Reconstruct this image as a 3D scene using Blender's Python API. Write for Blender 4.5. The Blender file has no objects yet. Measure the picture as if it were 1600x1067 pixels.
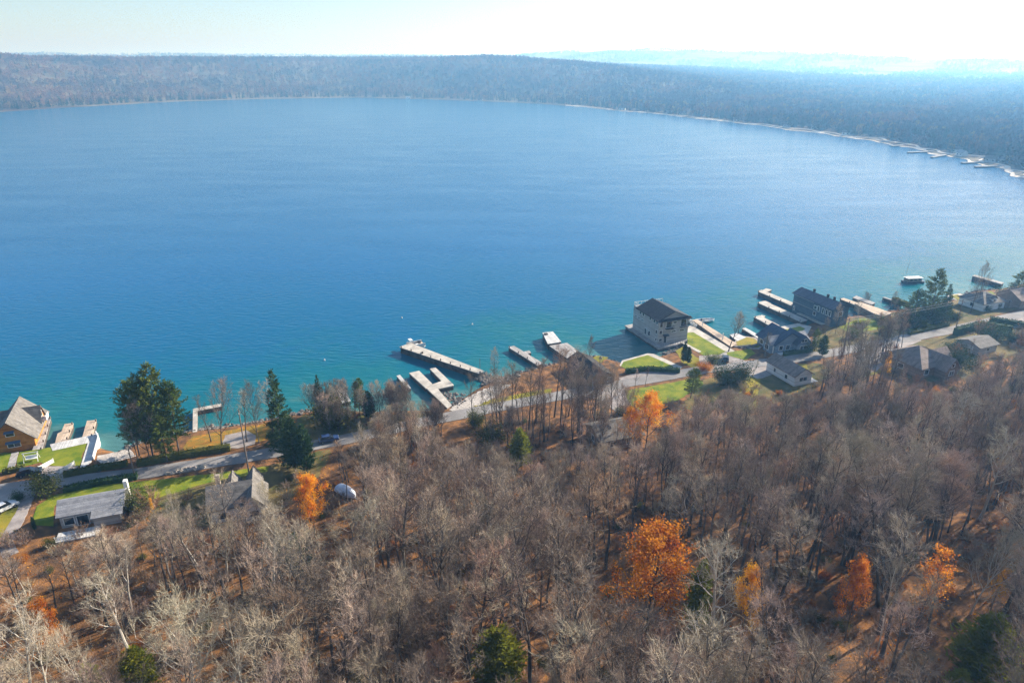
import bpy, math, random
import numpy as np
R = math.radians
rnd = random.Random(7)

# ------------------------------------------------------------------ camera
CAM_H, PITCH, F = 80.0, R(22.0), 1067.0
scene = bpy.context.scene
col = scene.collection
cam_d = bpy.data.cameras.new('camera'); cam = bpy.data.objects.new('camera', cam_d)
col.objects.link(cam)
cam.location = (0, 0, CAM_H); cam.rotation_euler = (math.pi / 2 - PITCH, 0, 0)
cam_d.sensor_width = 36.0; cam_d.lens = 36.0 * F / 1600.0
cam_d.clip_start = 1.0; cam_d.clip_end = 40000.0
scene.camera = cam

# ------------------------------------------------------------------ sky and sun
SUN_AZ, SUN_EL = 55.0, 25.0          # degrees right of the view direction, above the horizon
world = bpy.data.worlds.new('World'); scene.world = world; world.use_nodes = True
wn, wl = world.node_tree.nodes, world.node_tree.links
wn.clear()
wo = wn.new('ShaderNodeOutputWorld'); wb = wn.new('ShaderNodeBackground')
sk = wn.new('ShaderNodeTexSky'); sk.sky_type = 'NISHITA'; sk.sun_disc = False
sk.sun_elevation = R(SUN_EL); sk.sun_rotation = R(SUN_AZ)
sk.air_density = 1.0; sk.dust_density = 1.1; sk.ozone_density = 3.0; sk.altitude = 200
wb.inputs['Strength'].default_value = 0.085
wl.new(sk.outputs[0], wb.inputs[0]); wl.new(wb.outputs[0], wo.inputs[0])
sd = bpy.data.lights.new('sun', 'SUN'); sun = bpy.data.objects.new('sun', sd); col.objects.link(sun)
sd.energy = 5.0; sd.angle = R(0.5); sd.color = (1.0, 0.94, 0.84)
sun.rotation_euler = (R(90 - SUN_EL), 0, R(180 - SUN_AZ) )
sun.location = (150, 90, 300)
scene.view_settings.view_transform = 'Standard'; scene.view_settings.look = 'None'
scene.view_settings.exposure = 1.2; scene.view_settings.gamma = 1.0
scene.view_settings.use_curve_mapping = False
scene.render.engine = 'CYCLES'
scene.cycles.use_denoising = True; scene.cycles.denoiser = 'OPENIMAGEDENOISE'; scene.cycles.denoising_prefilter = 'NONE'
scene.cycles.max_bounces = 5; scene.cycles.diffuse_bounces = 2; scene.cycles.glossy_bounces = 2
scene.cycles.transparent_max_bounces = 6; scene.cycles.volume_bounces = 0
scene.cycles.caustics_reflective = False; scene.cycles.caustics_refractive = False

# ------------------------------------------------------------------ pixel <-> world
cP, sP = math.cos(PITCH), math.sin(PITCH)
def G(px, py, z=1.2):
    u = (px - 800.0) / F; v = (533.5 - py) / F
    t = (z - CAM_H) / (-sP + v * cP)
    return (u * t, (cP + v * sP) * t)
def proj(x, y, z):
    d = y * cP - (z - CAM_H) * sP
    up = y * sP + (z - CAM_H) * cP
    return (800 + F * x / d, 533.5 - F * up / d, d)
def height_to(x, y, py):
    """z at which the vertical line through (x, y) meets pixel row py"""
    v = (533.5 - py) / F
    return CAM_H + y * (v * cP - sP) / (cP + v * sP)
A20 = R(20.0); c20, s20 = math.cos(A20), math.sin(A20)
def to_st(x, y): return (x * c20 + y * s20, -x * s20 + y * c20)
def to_xy(s, t): return (s * c20 - t * s20, s * s20 + t * c20)

# ------------------------------------------------------------------ shorelines
SHORE_PX = [(-260, 740), (-150, 722), (0, 709), (80, 702), (150, 697), (190, 708), (215, 692), (300, 672), (340, 668), (420, 655),
            (480, 642), (560, 642), (600, 642), (640, 640), (690, 640), (730, 617), (760, 598), (790, 588),
            (830, 577), (850, 571), (900, 560), (925, 556), (975, 569), (1000, 565), (1040, 553), (1075, 541),
            (1100, 549), (1150, 541), (1190, 536), (1240, 521), (1270, 503), (1320, 495), (1400, 484),
            (1440, 479), (1480, 469), (1520, 455), (1560, 452), (1600, 442), (1700, 418), (1900, 380)]
_sh = sorted(to_st(*G(px, py, 0.3)) for px, py in SHORE_PX)
_shs = np.array([_sh[0][0] - 900] + [p[0] for p in _sh] + [_sh[-1][0] + 900])
_sht = np.array([_sh[0][1] - 60] + [p[1] for p in _sh] + [_sh[-1][1] + 40])
def shore_t(s): return float(np.interp(s, _shs, _sht))
def off_of(x, y):
    s, t = to_st(x, y); return shore_t(s) - t
def sm(a, b, x):
    x = min(1.0, max(0.0, (x - a) / (b - a))); return x * x * (3 - 2 * x)
LAND = 1.2
def land_z(x, y):
    o = off_of(x, y)
    if o < 0: return max(-2.2, 0.05 + o * 0.45)
    z = LAND * sm(-0.5, 3.0, o)
    z += 10.0 * sm(50, 125, o)
    if o > 50:
        k = sm(50, 70, o)
        z += k * (0.5 * math.sin(x * .11 + 1) * math.cos(y * .13) + 0.25 * math.sin(x * .31 + y * .23))
    return z

# ------------------------------------------------------------------ materials
def lnk(nt, a, b): nt.links.new(a, b)
def mat(name, c1, c2=None, scale=3.0, rough=.85, bump=0.0, bscale=None, detail=4.0, c3=None, lo=.35, hi=.65,
        rand=0.0, stripes=None, spec=.12, metallic=0.0, stretch=None, trans=0.0):
    m = bpy.data.materials.new(name); m.use_nodes = True
    nt = m.node_tree; n = nt.nodes; b = n['Principled BSDF']
    b.inputs['Roughness'].default_value = rough
    b.inputs['Specular IOR Level'].default_value = spec
    b.inputs['Metallic'].default_value = metallic
    b.inputs['Base Color'].default_value = (*c1, 1)
    tc = n.new('ShaderNodeTexCoord'); vec = tc.outputs['Object']
    if stretch:
        mp = n.new('ShaderNodeMapping'); mp.inputs['Scale'].default_value = stretch
        lnk(nt, vec, mp.inputs[0]); vec = mp.outputs[0]
    out = None
    if c2 is not None:
        no = n.new('ShaderNodeTexNoise'); no.inputs['Scale'].default_value = scale; no.inputs['Detail'].default_value = detail
        lnk(nt, vec, no.inputs[0])
        cr = n.new('ShaderNodeValToRGB'); e = cr.color_ramp.elements
        e[0].position = lo; e[0].color = (*c1, 1); e[1].position = hi; e[1].color = (*c2, 1)
        if c3 is not None:
            k = e.new((lo + hi) / 2); k.color = (*c3, 1)
        lnk(nt, no.outputs['Fac'], cr.inputs[0]); out = cr.outputs[0]
    if stripes:                                    # joints between boards or courses: axis, pitch (m), darkness
        ax, pitch, dark = stripes
        sx = n.new('ShaderNodeSeparateXYZ'); lnk(nt, tc.outputs['Object'], sx.inputs[0])
        mu = n.new('ShaderNodeMath'); mu.operation = 'DIVIDE'; mu.inputs[1].default_value = pitch
        lnk(nt, sx.outputs['XYZ'.index(ax)], mu.inputs[0])
        fr = n.new('ShaderNodeMath'); fr.operation = 'FRACT'; lnk(nt, mu.outputs[0], fr.inputs[0])
        lt = n.new('ShaderNodeMath'); lt.operation = 'LESS_THAN'; lt.inputs[1].default_value = .12; lnk(nt, fr.outputs[0], lt.inputs[0])
        fl = n.new('ShaderNodeMath'); fl.operation = 'FLOOR'; lnk(nt, mu.outputs[0], fl.inputs[0])
        wh = n.new('ShaderNodeTexWhiteNoise'); wh.noise_dimensions = '1D'; lnk(nt, fl.outputs[0], wh.inputs['W'])
        ma = n.new('ShaderNodeMath'); ma.operation = 'MULTIPLY_ADD'; ma.inputs[1].default_value = .3; ma.inputs[2].default_value = .85
        lnk(nt, wh.outputs['Value'], ma.inputs[0])
        sb = n.new('ShaderNodeMath'); sb.operation = 'MULTIPLY_ADD'; sb.inputs[1].default_value = -dark
        lnk(nt, lt.outputs[0], sb.inputs[0]); lnk(nt, ma.outputs[0], sb.inputs[2])
        mx = n.new('ShaderNodeMix'); mx.data_type = 'RGBA'; mx.blend_type = 'MULTIPLY'; mx.inputs[0].default_value = 1
        if out is not None: lnk(nt, out, mx.inputs[6])
        else: mx.inputs[6].default_value = (*c1, 1)
        lnk(nt, sb.outputs[0], mx.inputs[7]); out = mx.outputs[2]
    if rand:
        oi = n.new('ShaderNodeObjectInfo')
        hs = n.new('ShaderNodeHueSaturation')
        a = n.new('ShaderNodeMapRange'); a.inputs[3].default_value = 1 - rand; a.inputs[4].default_value = 1 + rand
        lnk(nt, oi.outputs['Random'], a.inputs[0]); lnk(nt, a.outputs[0], hs.inputs['Value'])
        w = n.new('ShaderNodeTexWhiteNoise'); w.noise_dimensions = '1D'; lnk(nt, oi.outputs['Random'], w.inputs['W'])
        a2 = n.new('ShaderNodeMapRange'); a2.inputs[3].default_value = .5 - rand * .03; a2.inputs[4].default_value = .5 + rand * .07
        lnk(nt, w.outputs['Value'], a2.inputs[0]); lnk(nt, a2.outputs[0], hs.inputs['Hue'])
        if out is not None: lnk(nt, out, hs.inputs['Color'])
        else: hs.inputs['Color'].default_value = (*c1, 1)
        out = hs.outputs[0]
    if out is not None: lnk(nt, out, b.inputs['Base Color'])
    if bump:
        nb = n.new('ShaderNodeTexNoise'); nb.inputs['Scale'].default_value = bscale or scale * 3; nb.inputs['Detail'].default_value = 4
        lnk(nt, vec, nb.inputs[0])
        bp = n.new('ShaderNodeBump'); bp.inputs['Strength'].default_value = bump; bp.inputs['Distance'].default_value = .15
        lnk(nt, nb.outputs['Fac'], bp.inputs['Height']); lnk(nt, bp.outputs[0], b.inputs['Normal'])
    if trans:                                      # thin leaves let light through
        tr = n.new('ShaderNodeBsdfTranslucent'); ms = n.new('ShaderNodeMixShader'); ms.inputs[0].default_value = trans
        if out is not None: lnk(nt, out, tr.inputs[0])
        else: tr.inputs[0].default_value = (*c1, 1)
        lnk(nt, b.outputs[0], ms.inputs[1]); lnk(nt, tr.outputs[0], ms.inputs[2])
        lnk(nt, ms.outputs[0], n['Material Output'].inputs[0])
    return m

M = {}
M['litter'] = mat('leaf_litter', (.075, .045, .028), (.36, .165, .055), .6, .95, .8, 5, 8, c3=(.19, .095, .04), lo=.3, hi=.72)
M['lawn'] = mat('lawn_grass', (.085, .15, .012), (.26, .26, .022), .45, .95, .6, 8, 8, lo=.3, hi=.7)
M['lawn2'] = mat('autumn_lawn', (.16, .17, .02), (.33, .25, .03), .3, .95, .6, 8, 6, lo=.3, hi=.7)
M['rough_grass'] = mat('rough_grass', (.075, .09, .022), (.22, .16, .06), .35, .95, .7, 6, 8, c3=(.15, .115, .045), lo=.3, hi=.7)
M['leafy_lawn'] = mat('leaf_covered_lawn', (.32, .15, .02), (.45, .2, .025), .6, .95, .6, 6, 6, c3=(.2, .15, .03))
M['road'] = mat('road_asphalt', (.20, .19, .185), (.29, .275, .27), .25, .9, .2, 10, 6)
M['drive'] = mat('drive_gravel', (.24, .21, .20), (.38, .34, .32), .5, .9, .3, 8, 6)
M['pebble'] = mat('pebble_beach', (.34, .31, .28), (.55, .5, .46), 1.5, .9, .8, 6, 8)
M['concrete'] = mat('weathered_concrete', (.36, .33, .29), (.55, .51, .45), .5, .85, .2, 8, 6)
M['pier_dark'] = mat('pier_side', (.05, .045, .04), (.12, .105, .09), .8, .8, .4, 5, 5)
M['dock_wood'] = mat('dock_boards', (.46, .36, .27), (.60, .47, .36), .8, .8, .15, 8, stripes=('X', .3, .35))
M['grey_wood'] = mat('grey_boards', (.30, .28, .27), (.42, .40, .385), .8, .8, .15, 8, stripes=('X', .3, .35))
M['white'] = mat('white_paint', (.78, .78, .76), (.68, .68, .66), 2, .6)
M['white_weathered'] = mat('weathered_white', (.62, .61, .59), (.46, .45, .44), 1.2, .7, stripes=('X', .25, .25))
M['glass'] = mat('window_glass', (.015, .02, .03), rough=.08, spec=.7)
M['log_wall'] = mat('log_siding', (.42, .165, .03), (.55, .25, .055), .9, .7, .2, 6, stripes=('Z', .28, .45))
M['grey_siding'] = mat('grey_siding', (.36, .35, .34), (.43, .42, .41), .5, .75, stripes=('Z', .3, .3))
M['navy_siding'] = mat('navy_siding', (.06, .10, .14), (.08, .13, .17), .6, .75, stripes=('Z', .3, .3))
M['blue_siding'] = mat('blue_siding', (.18, .25, .33), (.22, .29, .37), .6, .75, stripes=('Z', .25, .3))
M['white_siding'] = mat('white_siding', (.62, .63, .65), (.70, .70, .70), .6, .75, stripes=('Z', .25, .2))
M['brown_siding'] = mat('brown_siding', (.22, .16, .12), (.29, .21, .16), .6, .75, stripes=('Z', .25, .3))
M['roof_dark'] = mat('dark_shingles', (.035, .04, .05), (.06, .065, .075), 1.5, .85, .4, 6, stripes=('Y', .5, .3))
M['roof_black'] = mat('charcoal_shingles', (.028, .026, .026), (.05, .047, .046), 1.5, .85, .4, 6, stripes=('Y', .5, .3))
M['roof_grey'] = mat('grey_shingles', (.13, .12, .11), (.20, .185, .17), 1.2, .85, .4, 6, stripes=('Y', .45, .3))
M['roof_pale'] = mat('pale_shingles', (.25, .25, .265), (.33, .33, .345), 1.2, .8, .4, 6, stripes=('Y', .45, .25))
M['roof_brown'] = mat('brown_shingles', (.20, .155, .135), (.28, .22, .19), 1.2, .85, .4, 6, stripes=('Y', .45, .3))
M['roof_slate'] = mat('slate_blue_shingles', (.05, .075, .12), (.075, .10, .15), 1.2, .85, .4, 6, stripes=('Y', .45, .3))
M['stone'] = mat('boulder_stone', (.30, .25, .21), (.46, .39, .33), 1.4, .9, .5, 5, rand=.25)
M['rock_dark'] = mat('wet_rock', (.10, .09, .085), (.24, .215, .19), 1.2, .8, .5, 5)
M['pole_wood'] = mat('pole_timber', (.16, .13, .11), (.24, .20, .17), 2, .9)
M['metal'] = mat('grey_metal', (.3, .3, .31), rough=.4, metallic=.6)
M['bark_grey'] = mat('grey_bark', (.06, .05, .045), (.16, .135, .12), 1.5, .95, .4, 8, rand=.25, stretch=(1, 1, .3))
M['bark_pale'] = mat('pale_bark', (.34, .31, .27), (.50, .46, .40), 1.5, .9, .3, 8, rand=.15, stretch=(1, 1, .3))
M['twig_grey'] = mat('grey_twigs', (.33, .25, .195), rough=.9, rand=.5)
M['twig_pale'] = mat('pale_twigs', (.42, .36, .27), rough=.9, rand=.2)
M['twig_red'] = mat('reddish_twigs', (.31, .19, .13), rough=.9, rand=.3)
M['leaf_orange'] = mat('orange_leaves', (.60, .17, .012), (.78, .42, .03), .6, .8, rand=.12, trans=.5, lo=.4, hi=.6)
M['leaf_rust'] = mat('rust_leaves', (.38, .095, .014), (.66, .27, .025), .7, .8, rand=.15, trans=.5, lo=.4, hi=.6)
M['leaf_gold'] = mat('golden_leaves', (.70, .32, .015), (.76, .45, .03), .5, .8, rand=.1, trans=.5, lo=.4, hi=.6)
M['needle_dark'] = mat('dark_needles', (.03, .065, .02), (.065, .105, .03), 1.0, .8, rand=.2, trans=.15)
M['needle_pine'] = mat('pine_needles', (.06, .11, .02), (.17, .18, .03), .5, .8, rand=.15, trans=.2)
M['needle_light'] = mat('yellow_green_needles', (.18, .21, .018), (.28, .28, .025), .7, .8, rand=.15, trans=.5)
M['leaf_green'] = mat('olive_leaves', (.08, .095, .018), (.13, .125, .022), .8, .8, rand=.25, trans=.25)
M['car_dark'] = mat('dark_car_paint', (.02, .025, .035), rough=.25, spec=.6)
M['car_blue'] = mat('blue_car_paint', (.03, .06, .16), rough=.25, spec=.6)
M['car_white'] = mat('white_car_paint', (.7, .7, .72), rough=.25, spec=.6)
M['rubber'] = mat('tyre_rubber', (.015, .015, .015), rough=.9)
M['tarp'] = mat('pale_blue_tarp', (.52, .58, .70), (.66, .69, .76), 1.5, .6, .4, 3)
M['cloth_dark'] = mat('awning_cloth', (.10, .15, .22), rough=.8)
M['sand'] = mat('far_beach_sand', (.62, .54, .45), (.75, .67, .58), .05, .9)

# ------------------------------------------------------------------ scene helpers
class MB:
    def __init__(s): s.v = []; s.f = []
    def add(s, vs, fs):
        o = len(s.v); s.v += [tuple(p) for p in vs]; s.f += [tuple(i + o for i in f) for f in fs]; return s
    def box(s, x0, x1, y0, y1, z0, z1):
        return s.add([(x0, y0, z0), (x1, y0, z0), (x1, y1, z0), (x0, y1, z0), (x0, y0, z1), (x1, y0, z1), (x1, y1, z1), (x0, y1, z1)],
                     [(3, 2, 1, 0), (4, 5, 6, 7), (0, 1, 5, 4), (1, 2, 6, 5), (2, 3, 7, 6), (3, 0, 4, 7)])
    def prism(s, poly, z0, z1):
        a = sum(poly[i][0] * poly[(i + 1) % len(poly)][1] - poly[(i + 1) % len(poly)][0] * poly[i][1] for i in range(len(poly)))
        if a < 0: poly = poly[::-1]
        n = len(poly)
        return s.add([(x, y, z0) for x, y in poly] + [(x, y, z1) for x, y in poly],
                     [tuple(range(n - 1, -1, -1)), tuple(range(n, 2 * n))] + [(i, (i + 1) % n, n + (i + 1) % n, n + i) for i in range(n)])
    def slab(s, quad, th):
        """a quad in 3D given thickness th straight down"""
        q = [tuple(p) for p in quad]; n = len(q)
        lo = [(x, y, z - th) for x, y, z in q]
        return s.add(lo + q, [tuple(range(n - 1, -1, -1)), tuple(range(n, 2 * n))] + [(i, (i + 1) % n, n + (i + 1) % n, n + i) for i in range(n)])
    def tube(s, pts, rads, k=5):
        o = len(s.v); prev = None
        for i, p in enumerate(pts):
            a = pts[max(0, i - 1)]; b = pts[min(len(pts) - 1, i + 1)]
            d = (b[0] - a[0], b[1] - a[1], b[2] - a[2]); l = math.sqrt(d[0] ** 2 + d[1] ** 2 + d[2] ** 2) or 1
            d = (d[0] / l, d[1] / l, d[2] / l)
            h = (0, 0, 1) if abs(d[2]) < .9 else (1, 0, 0)
            u = (d[1] * h[2] - d[2] * h[1], d[2] * h[0] - d[0] * h[2], d[0] * h[1] - d[1] * h[0])
            l = math.sqrt(u[0] ** 2 + u[1] ** 2 + u[2] ** 2); u = (u[0] / l, u[1] / l, u[2] / l)
            w = (d[1] * u[2] - d[2] * u[1], d[2] * u[0] - d[0] * u[2], d[0] * u[1] - d[1] * u[0])
            for j in range(k):
                t = 2 * math.pi * j / k; c = math.cos(t) * rads[i]; e = math.sin(t) * rads[i]
                s.v.append((p[0] + u[0] * c + w[0] * e, p[1] + u[1] * c + w[1] * e, p[2] + u[2] * c + w[2] * e))
        for i in range(len(pts) - 1):
            for j in range(k):
                a = o + i * k + j; b = o + i * k + (j + 1) % k
                s.f.append((a, b, b + k, a + k))
        return s
    def mesh(s, name, m):
        me = bpy.data.meshes.new(name); me.from_pydata(s.v, [], s.f); me.update()
        if m: me.materials.append(m)
        return me
    def build(s, name, m, parent=None):
        return put(name, s.mesh(name, m), parent)
def put(name, me, parent=None):
    o = bpy.data.objects.new(name, me); col.objects.link(o)
    if parent is not None: o.parent = parent
    return o
def tag(o, label=None, cat=None, group=None, kind=None):
    if label: o['label'] = label
    if cat: o['category'] = cat
    if group: o['group'] = group
    if kind: o['kind'] = kind
    return o
def thing(name, label, cat, loc=(0, 0, 0), rz=0, group=None, scale=1.0):
    o = bpy.data.objects.new(name, None); col.objects.link(o)
    o.location = loc; o.rotation_euler = (0, 0, rz); o.empty_display_size = .5
    if not isinstance(scale, (tuple, list)): scale = (scale,) * 3
    o.scale = scale
    return tag(o, label, cat, group)
def jitter_poly(pts, step=1.2, amp=.18):
    out = []
    for i, a in enumerate(pts):
        b = pts[(i + 1) % len(pts)]
        n = max(1, int(math.hypot(b[0] - a[0], b[1] - a[1]) / step))
        for k in range(n):
            t = k / n
            out.append((a[0] + (b[0] - a[0]) * t + rnd.uniform(-amp, amp), a[1] + (b[1] - a[1]) * t + rnd.uniform(-amp, amp)))
    return out
def sheet(name, px, z, m, amp=.18, step=1.2):
    w = jitter_poly([G(x, y, z) for x, y in px], step, amp)
    mb = MB(); a = sum(w[i][0] * w[(i + 1) % len(w)][1] - w[(i + 1) % len(w)][0] * w[i][1] for i in range(len(w)))
    if a < 0: w = w[::-1]
    mb.prism(w, z - .22, z)
    return tag(mb.build(name, m), kind='structure')

# ------------------------------------------------------------------ the near land
def grid_mesh(name, rows, m):
    nr, nc = len(rows), len(rows[0]); v = [p for r in rows for p in r]
    f = [(i * nc + j, i * nc + j + 1, (i + 1) * nc + j + 1, (i + 1) * nc + j) for i in range(nr - 1) for j in range(nc - 1)]
    me = bpy.data.meshes.new(name); me.from_pydata(v, [], f); me.update(); me.materials.append(m)
    for p in me.polygons: p.use_smooth = True
    return me
ss = list(np.arange(-700, -130, 30.)) + list(np.arange(-130, 300, 1.6)) + list(np.arange(300, 700, 30.))
offs = [-14, -6, -3, -1.5, -.6, 0, .6, 1.2, 2, 3, 4.5, 6.5, 9, 12, 16, 20, 25, 30, 35, 40, 45, 50] + list(np.arange(52, 150, 2.)) + [160, 180, 210, 260, 330, 420, 600, 900, 1400]
rows = []
for o in offs[::-1]:
    row = []
    for s in ss:
        x, y = to_xy(s, shore_t(s) - o); row.append((x, y, land_z(x, y) if o > -3 else max(-3, .3 + o * .35)))
    rows.append(row)
tag(put('ground', grid_mesh('ground', rows, M['litter'])), kind='structure')

# ------------------------------------------------------------------ the water
def water_mat():
    m = bpy.data.materials.new('lake_water'); m.use_nodes = True; nt = m.node_tree; n = nt.nodes; b = n['Principled BSDF']
    at = n.new('ShaderNodeAttribute'); at.attribute_name = 'shore_distance'
    tc = n.new('ShaderNodeTexCoord')
    nz = n.new('ShaderNodeTexNoise'); nz.inputs['Scale'].default_value = .02; nz.inputs['Detail'].default_value = 5
    lnk(nt, tc.outputs['Object'], nz.inputs[0])
    mr = n.new('ShaderNodeMapRange'); mr.inputs[3].default_value = -14; mr.inputs[4].default_value = 14; lnk(nt, nz.outputs['Fac'], mr.inputs[0])
    mr.inputs[1].default_value = .3; mr.inputs[2].default_value = .7
    ad = n.new('ShaderNodeMath'); ad.operation = 'ADD'; lnk(nt, at.outputs['Fac'], ad.inputs[0]); lnk(nt, mr.outputs[0], ad.inputs[1])
    n3 = n.new('ShaderNodeTexNoise'); n3.inputs['Scale'].default_value = .16; n3.inputs['Detail'].default_value = 6; lnk(nt, tc.outputs['Object'], n3.inputs[0])
    m3 = n.new('ShaderNodeMapRange'); m3.inputs[1].default_value = .3; m3.inputs[2].default_value = .7; m3.inputs[3].default_value = -6; m3.inputs[4].default_value = 6; lnk(nt, n3.outputs['Fac'], m3.inputs[0])
    a3 = n.new('ShaderNodeMath'); a3.operation = 'ADD'; lnk(nt, ad.outputs[0], a3.inputs[0]); lnk(nt, m3.outputs[0], a3.inputs[1]); ad = a3
    dv = n.new('ShaderNodeMath'); dv.operation = 'DIVIDE'; dv.inputs[1].default_value = 140; lnk(nt, ad.outputs[0], dv.inputs[0])
    cr = n.new('ShaderNodeValToRGB'); e = cr.color_ramp.elements
    e[0].position = 0; e[0].color = (.06, .16, .16, 1)           # the stony bed seen through shallow water
    e[1].position = 1; e[1].color = (.0, .098, .25, 1)
    for p, c in ((.06, (.010, .13, .15)), (.2, (.0, .11, .16)), (.42, (.0, .095, .205))):
        k = e.new(p); k.color = (*c, 1)
    lnk(nt, dv.outputs[0], cr.inputs[0]); lnk(nt, cr.outputs[0], b.inputs['Base Color'])
    b.inputs['Roughness'].default_value = .13; b.inputs['IOR'].default_value = 1.33
    b.inputs['Specular IOR Level'].default_value = .16
    mp = n.new('ShaderNodeMapping'); mp.inputs['Rotation'].default_value = (0, 0, R(35)); mp.inputs['Scale'].default_value = (.28, .8, 1)
    lnk(nt, tc.outputs['Object'], mp.inputs[0])
    w1 = n.new('ShaderNodeTexNoise'); w1.inputs['Scale'].default_value = 1.0; w1.inputs['Detail'].default_value = 6; w1.inputs['Distortion'].default_value = .4
    lnk(nt, mp.outputs[0], w1.inputs[0])
    w2 = n.new('ShaderNodeTexNoise'); w2.inputs['Scale'].default_value = .05; w2.inputs['Detail'].default_value = 3
    mp2 = n.new('ShaderNodeMapping'); mp2.inputs['Scale'].default_value = (.25, 1, 1); lnk(nt, tc.outputs['Object'], mp2.inputs[0]); lnk(nt, mp2.outputs[0], w2.inputs[0])
    g = n.new('ShaderNodeMapRange'); g.inputs[1].default_value = .35; g.inputs[2].default_value = .65; g.inputs[3].default_value = .5; g.inputs[4].default_value = 1.0
    lnk(nt, w2.outputs['Fac'], g.inputs[0])
    bp = n.new('ShaderNodeBump'); bp.inputs['Distance'].default_value = .32; lnk(nt, g.outputs[0], bp.inputs['Strength'])
    lnk(nt, w1.outputs['Fac'], bp.inputs['Height']); lnk(nt, bp.outputs[0], b.inputs['Normal'])
    return m
ws = list(np.arange(-2600, -160, 80.)) + list(np.arange(-160, 330, 2.)) + list(np.arange(340, 2600, 80.))
woff = [-4, 0, 1.5, 3, 5, 8, 12, 18, 26, 36, 50, 70, 100, 150, 300, 700, 1500, 2600]
rows = [[(*to_xy(s, shore_t(s) + o), 0.0) for s in ws] for o in woff]
me = grid_mesh('lake_water', rows, water_mat())
at = me.attributes.new('shore_distance', 'FLOAT', 'POINT')
at.data.foreach_set('value', [float(o) for o in woff for _ in ws])
tag(put('lake_water', me), kind='structure')

# ------------------------------------------------------------------ far shore and hills
FC = (0.0, 500.0)
_far = [(-950, 1335), (-776, 1753), (-600, 1880), (-409, 1930), (-150, 1790), (71, 1606), (200, 1370), (306, 1141), (370, 960), (406, 834), (414, 689), (395, 536), (400, 450), (430, 380), (470, 300)]
_far = [(-1150, 100), (-1220, 500), (-1150, 810), (-1050, 1100)] + _far
_fa = sorted((math.atan2(y - FC[1], x - FC[0]) if not (y < FC[1] and x < 0) else math.atan2(y - FC[1], x - FC[0]) + 2 * math.pi, math.hypot(x - FC[0], y - FC[1])) for x, y in _far)
_fang = np.array([a for a, _ in _fa]); _frad = np.array([r for _, r in _fa])
def far_r(a): return float(np.interp(a, _fang, _frad)) + 4 * math.sin(a * 41) + 2 * math.sin(a * 97 + 1)
def fnoise(x, y):
    return (math.sin(x * .0021 + 1.3) * math.cos(y * .0017 + .4) + .5 * math.sin(x * .0053 - y * .0041) + .25 * math.sin(x * .013 + y * .011 + 2)) / 1.75
def far_z(a, d, x, y):
    """height of the far land: angle about the lake, distance inland"""
    deg = math.degrees(a)
    esc = sm(52, 96, deg)                      # the escarpment on the left fades to a plain on the right
    z = 1.0 * sm(-4, 6, d) + .012 * min(d, 300)
    z += esc * (88 * sm(30, 620, d) + 6 * fnoise(x * 3, y * 3) * sm(50, 300, d) + 7 * fnoise(x * 1.6 + 9, y * 1.6) * sm(200, 600, d))
    z += (1 - esc) * (26 * sm(500, 3200, d) + 5 * fnoise(x, y) * sm(200, 900, d))
    # rolling hills on the horizon
    r = math.hypot(x, y); az = math.degrees(math.atan2(x, y))
    if r > 3500:
        top = np.interp(az, [-60, -20, 0, 2, 8, 18, 26, 37, 60], [70, 60, 60, 85, 128, 132, 112, 88, 70])
        z += top * sm(4300, 6600, r) * (1 + .07 * fnoise(x * 1.3, y * 1.3) + .03 * math.sin(az * 1.9))
    return z
ds = [-25, -10, -4, 0, 4, 10, 20, 40, 70, 110, 160, 220, 290, 370, 460, 560, 680, 820, 1000, 1250, 1550, 1900, 2400, 3000, 3700, 4200, 4700, 5200, 5700, 6200, 6800, 7600, 8500]
angs = np.radians(np.arange(-30, 200, .5))
rows = []
for d in ds:
    row = []
    for a in angs:
        r = far_r(a) + d; x = FC[0] + r * math.cos(a); y = FC[1] + r * math.sin(a)
        row.append((x, y, far_z(a, d, x, y) if d > -10 else -1.5 + d * .02))
    rows.append(row[::-1])
M['far_ground'] = mat('far_forest_floor', (.075, .06, .05), (.12, .095, .075), .004, .95, .5, .05, 8, c3=(.16, .14, .10), lo=.38, hi=.62)
tag(put('far_ground', grid_mesh('far_ground', rows, M['far_ground'])), kind='structure')
# pale beach strip along the far shore
def beach_w(a):
    dg = math.degrees(a); k = sm(2, 16, dg) * sm(66, 44, dg)
    return max(1.5, 6 + 8 * k + (3 + 2 * k) * math.sin(a * 60) + 5 * math.sin(a * 23))
rows = [[], []]
for a in np.radians(np.arange(4, 84, .25)):
    r = far_r(a); wd = beach_w(a)
    for k, d in enumerate((wd, -3.0)):
        x = FC[0] + (r + d) * math.cos(a); y = FC[1] + (r + d) * math.sin(a)
        rows[k].append((x, y, (far_z(a, d, x, y) + .25) if k == 0 else .15))
tag(put('far_beach', grid_mesh('far_beach', rows, M['sand'])), kind='structure')

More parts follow.
